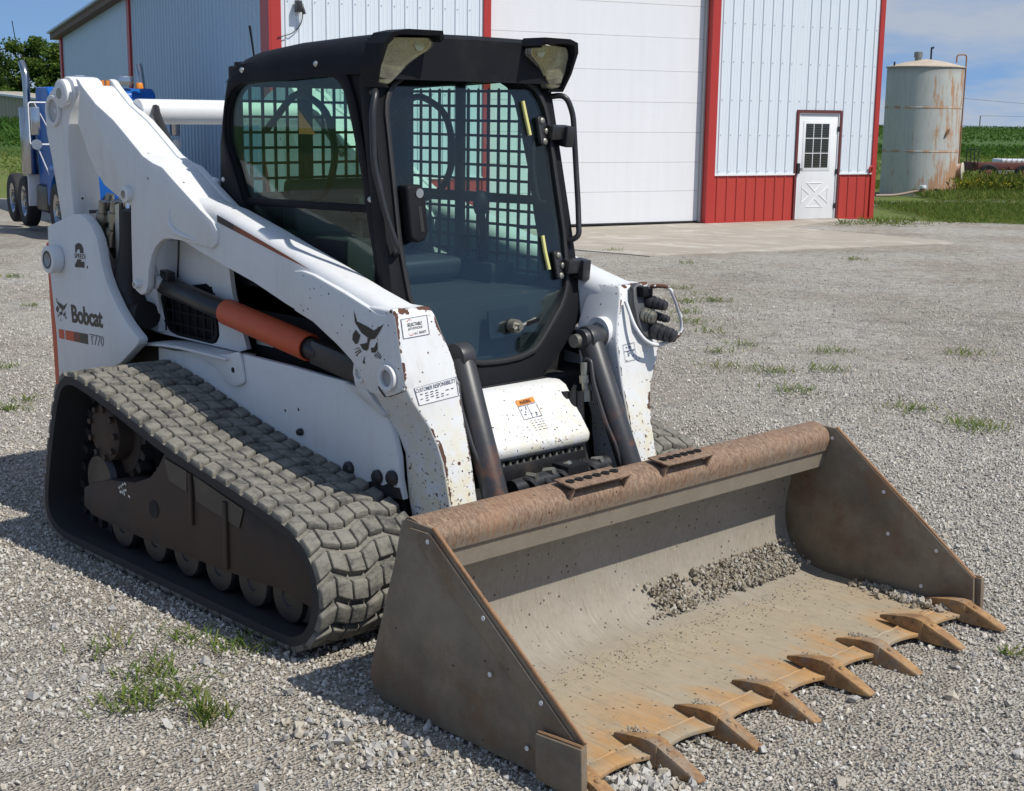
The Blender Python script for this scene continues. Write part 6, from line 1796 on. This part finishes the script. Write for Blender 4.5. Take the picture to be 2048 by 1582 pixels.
sd = Vector((S1[0] - S0[0], S1[1] - S0[1], 0)); SL = sd.length; sd.normalize(); sn = Vector((sd.y, -sd.x, 0))
if sn.dot(CAM - Vector((S0[0], S0[1], 0))) < 0: sn = -sn
SH = empty('farm_shed', (S0[0], S0[1], -.5)); tag(SH, 'low tan metal shed with white roof edge behind the corn', 'shed')
tan = sid_mat('tan_siding', (.42, .36, .26))
vs = []; fs = []; prof = []
a = 0
while a < SL:
    prof += [(a, 0), (a + .30, 0), (a + .34, .05), (a + .40, .05), (a + .44, 0)]; a += .46
zt_ = lambda a_: 3.62 - .075 * a_
for a_, o_ in prof: vs += [sd * a_ + sn * o_, sd * a_ + sn * o_ + UP * zt_(a_)]
for i in range(len(prof) - 1): fs.append((2 * i, 2 * i + 2, 2 * i + 3, 2 * i + 1))
MB().add(vs, fs).build('wall', tan, SH, smooth=False)
MB().prism([sd * -.2 + UP * zt_(-.2), sd * (SL + .2) + UP * zt_(SL), sd * (SL + .2) + UP * (zt_(SL) + .18), sd * -.2 + UP * (zt_(0) + .18)], [p + sn * .3 for p in (sd * -.2 + UP * zt_(-.2), sd * (SL + .2) + UP * zt_(SL), sd * (SL + .2) + UP * (zt_(SL) + .18), sd * -.2 + UP * (zt_(0) + .18))]).build('eave', M_['doorw'], SH)
MB().prism([p - sn * .05 for p in (Vector((0, 0, 0)), sd * SL, sd * SL + UP * zt_(SL), UP * zt_(0))], [p - sn * 6 for p in (Vector((0, 0, 0)), sd * SL, sd * SL + UP * zt_(SL), UP * zt_(0))]).build('shed_body', tan, SH)
# ---------------------------------------------------------------- blue truck
HEADING = R(-14)
tx, ty = -15.31, 7.99
TZ_ = gz(tx, ty)
TKR = empty('semi_truck', (tx, ty, TZ_), HEADING); tag(TKR, 'blue semi truck with chrome exhaust stacks behind the loader', 'truck')
blue = simple('blue_truck_paint', (.008, .105, .40), .35, 0, .12, 3, 0, .3)
chrome = simple('chrome', (.42, .43, .44), .2, 1.0, .2, 6)
amber = simple('amber_lens', (.75, .25, .03), .3)
tyre = simple('tyre_rubber', (.02, .02, .021), .75, 0, .3, 10, .2)
MB().prism_y(round_poly([(-1.75, .72), (-.50, .72), (-.44, 1.38), (-.62, 1.98), (-.70, 2.36), (-.85, 2.44), (-1.70, 2.44), (-1.75, 2.36)], .05), -.90, .90).build('truck_cab', blue, TKR, bevel=.05, seg=3)
MB().prism_y(round_poly([(-.62, .62), (.78, .62), (.84, 1.30), (.72, 1.52), (-.48, 1.66)], .08), -.56, .56).build('hood', blue, TKR, bevel=.10, seg=4)
for s in (-1, 1):
    fd_ = [(-.75, .50)] + [(math.cos(a) * .60, .44 + math.sin(a) * .60) for a in np.linspace(math.pi, 0, 13)] + [(.80, .50), (.80, 1.02), (.55, 1.14), (-.55, 1.16), (-.80, 1.0)]
    MB().prism_y(fd_, s * .98, s * .55).build('fender', blue, TKR, bevel=.03)
    MB().box(-1.70, -.78, *sorted((s * .98, s * .55)), .34, .80).build('fuel_tank', M_['blackm'] if s < 0 else chrome, TKR, bevel=.06, seg=3)
MB().prism_y([(-.475, 1.50), (-.46, 1.55), (-.60, 1.98), (-.615, 1.95)], -.74, .74).build('windshield', simple('dark_windshield', (.012, .014, .016), .06), TKR)
MB().prism_y([(-.62, 2.06), (-.33, 1.98), (-.33, 2.0), (-.62, 2.12)], -.84, .84).build('sun_visor', blue, TKR, bevel=.01)
for s in (-1, 1):
    MB().box(-1.35, -.72, s * .866 - .004, s * .866 + .004, 1.50, 2.02).build('side_window', bpy.data.materials['dark_windshield'], TKR)
    stx, sty = -1.95, s * 1.0
    MB().cyl((stx, sty, .95), (stx, sty, 2.10), .145, n=24).build('stack_shield', chrome, TKR, bevel=.02)
    MB().tube([(stx, sty, 2.0), (stx, sty, 2.52), (stx - .05, sty, 2.70), (stx - .20, sty + s * .02, 2.86)], .062, 14, .12).build('exhaust_stack', chrome, TKR, ang=60)
    # mirror and its brackets
    my = s * 1.16
    MB().obox((-.52, my, 1.88), (.04, 0, 0), (0, .075, 0), (0, 0, .23)).build('mirror', chrome, TKR, bevel=.02)
    mb = MB().tube([(-.60, s * .86, 2.18), (-.53, my + s * .10, 2.18), (-.53, my + s * .10, 1.50), (-.60, s * .86, 1.50)], .014, 6, .05)
    mb.tube([(-.60, s * .88, 1.62), (-.53, my, 2.16)], .012, 6); mb.tube([(-.53, my, 1.50), (-.56, s * .95, .95)], .012, 6)
    mb.build('mirror_bracket', M_['doorw'], TKR, ang=60)
    MB().lathe([(0, -.02), (.085, -.02), (.085, .02), (0, .02)], (-.50, my, 1.50), 'x', 18).build('round_mirror', chrome, TKR)
    MB().cyl((-.62, s * .60, 2.43), (-.62, s * .60, 2.53), .075, .055, n=14).build('marker_lamp', amber, TKR, bevel=.008)
    MB().obox((-.72, s * .40, 2.56), (.03, 0, 0), (0, .13, 0), (0, 0, .075)).build('work_lamp', chrome, TKR, bevel=.01)
    # wheels
    whs = [(0, s * .90, .45)] + [(-2.60, s * .92, .45), (-3.70, s * .92, .45)]
    for (wx, wy, wr) in whs:
        MB().lathe([(.27, -.10), (.40, -.125), (.44, -.10), (.45, -.06), (.45, .06), (.44, .10), (.40, .125), (.27, .10)], (wx, wy, wr), 'y', 36).build('tyre', tyre, TKR, ang=50)
        MB().lathe([(.275, s * .10), (.26, s * .09), (.20, s * .02), (.10, s * .03), (.09, s * .10), (0, s * .11)], (wx, wy, wr), 'y', 28).build('wheel_rim', chrome, TKR)
        mb = MB()
        for k in range(10):
            a = 2 * math.pi * k / 10; mb.cyl((wx + math.cos(a) * .14, wy + s * .03, wr + math.sin(a) * .14), (wx + math.cos(a) * .14, wy + s * .09, wr + math.sin(a) * .14), .016, n=6)
        mb.build('wheel_nut', chrome, TKR)
    MB().prism_y([(-1.97, .60), (-1.93, .98), (-2.30, 1.0), (-2.33, .96), (-2.01, .90), (-2.03, .40), (-1.97, .40)], s * 1.05, s * .75).build('quarter_fender', M_['doorw'], TKR, bevel=.01)
    MB().cyl((.35, s * .985, .75), (.35, s * 1.0, .75), .03, n=10).build('side_marker', amber, TKR)
mb = MB()
for k in range(5): mb.cyl((-.66, -.20 + k * .09, 2.47), (-.66, -.20 + k * .09, 2.56), .038, n=12)
mb.build('beacon_bar', amber, TKR)
MB().box(-4.2, .80, -.42, -.30, .45, .72).box(-4.2, .80, .30, .42, .45, .72).build('truck_frame', M_['blackm'], TKR)
MB().box(-3.1, -2.2, -.42, .42, .74, .88).build('fifth_wheel', simple('brown_deck', (.12, .075, .05), .8), TKR)
MB().box(.80, .92, -.95, .95, .30, .62).build('bumper', chrome, TKR, bevel=.04)
bx0, by0 = tu(31.5, -13.6)
FB = empty('flatbed', (bx0, by0, gz(bx0, by0)), HEADING); tag(FB, 'dark flatbed deck at the left edge behind the truck', 'trailer')
MB().box(-5, 1.2, -1.0, 1.0, .72, .98).build('deck', simple('asphalt_grey_deck', (.045, .042, .045), .8), FB, bevel=.02)
MB().box(-5, 1.1, -.9, .9, .45, .71).build('deck_rail', rr_, FB)
for wx in (-1.2, -2.4):
    for s in (-1, 1):
        MB().lathe([(0, -.05), (.25, -.05), (.40, -.125), (.44, -.08), (.44, .08), (.40, .125), (.25, .05), (0, .05)], (wx, s * .85, .44), 'y', 28).build('tyre', tyre, FB)
# ---------------------------------------------------------------- tufts in the gravel
named = [((2.677, -1.447), 34, .075, .055, 'spreading green weed on the gravel left of the bucket', .5), ((2.897, -1.492), 70, .07, .028, 'dense round grass tuft on the gravel left of the bucket', .1), ((4.286, .813), 26, .05, .022, 'small bright green weed on the gravel right of the bucket teeth', .45)]
for i, (p, n_, h, sp, lab, fl_) in enumerate(named):
    tuft('grass_tuft', p[0], p[1], n_, h, sp, 50 + i, None, lab, 'grass tuft', fl_)
mb_pts = [(2.207, -1.437), (2.484, -1.452), (2.273, -1.188), (2.492, -1.117), (2.643, -1.627), (2.70, -1.50), (2.425, 4.029), (2.296, 4.087), (-.412, 5.145), (-2.759, 7.545), (.624, 5.09), (.094, 4.623), (-1.734, -.017), (-1.942, .206), (1.025, 4.151), (.454, 4.712), (.161, 5.841), (-3.08, 8.223), (1.87, 4.208), (-7.6, 11.8), (-.5, 5.6), (-1.2, 6.0), (-2.2, 6.9), (-3.6, 8.5), (-1.7, 6.4), (-8.2, 11.3), (-5.5, 11.0), (-4.4, 13.2), (-6.6, 2.4), (-3.2, .6), (-9.5, 3.5), (-2.6, 7.9), (.9, 6.6)]
r_ = np.random.default_rng(77); mb = MB()
for p in mb_pts:
    for k in range(int(r_.integers(34, 90))):
        a = r_.random() * 6.28; L = (.03 + .05 * r_.random()) * (1.0 if p[1] < 3 else 1.4); x = p[0] + r_.normal() * .05 * (1 if p[1] < 3 else 1.8); y = p[1] + r_.normal() * .05 * (1 if p[1] < 3 else 1.8)
        d = Vector((math.cos(a) * .8, math.sin(a) * .8, .6)).normalized(); w = d.cross(UP).normalized() * .003
        q = Vector((x, y, gz(x, y) + .004)); m = q + d * L * .6; e = q + d * L + Vector((math.cos(a), math.sin(a), -.5)) * L * .2
        mb.add([q - w, q + w, m + w * .8, m - w * .8, e], [(0, 1, 2, 3), (3, 2, 4)])
tag(mb.build('sparse_weeds', M_['grass'], smooth=False), 'sparse grass blades sprouting here and there through the gravel', 'weeds', kind='stuff')
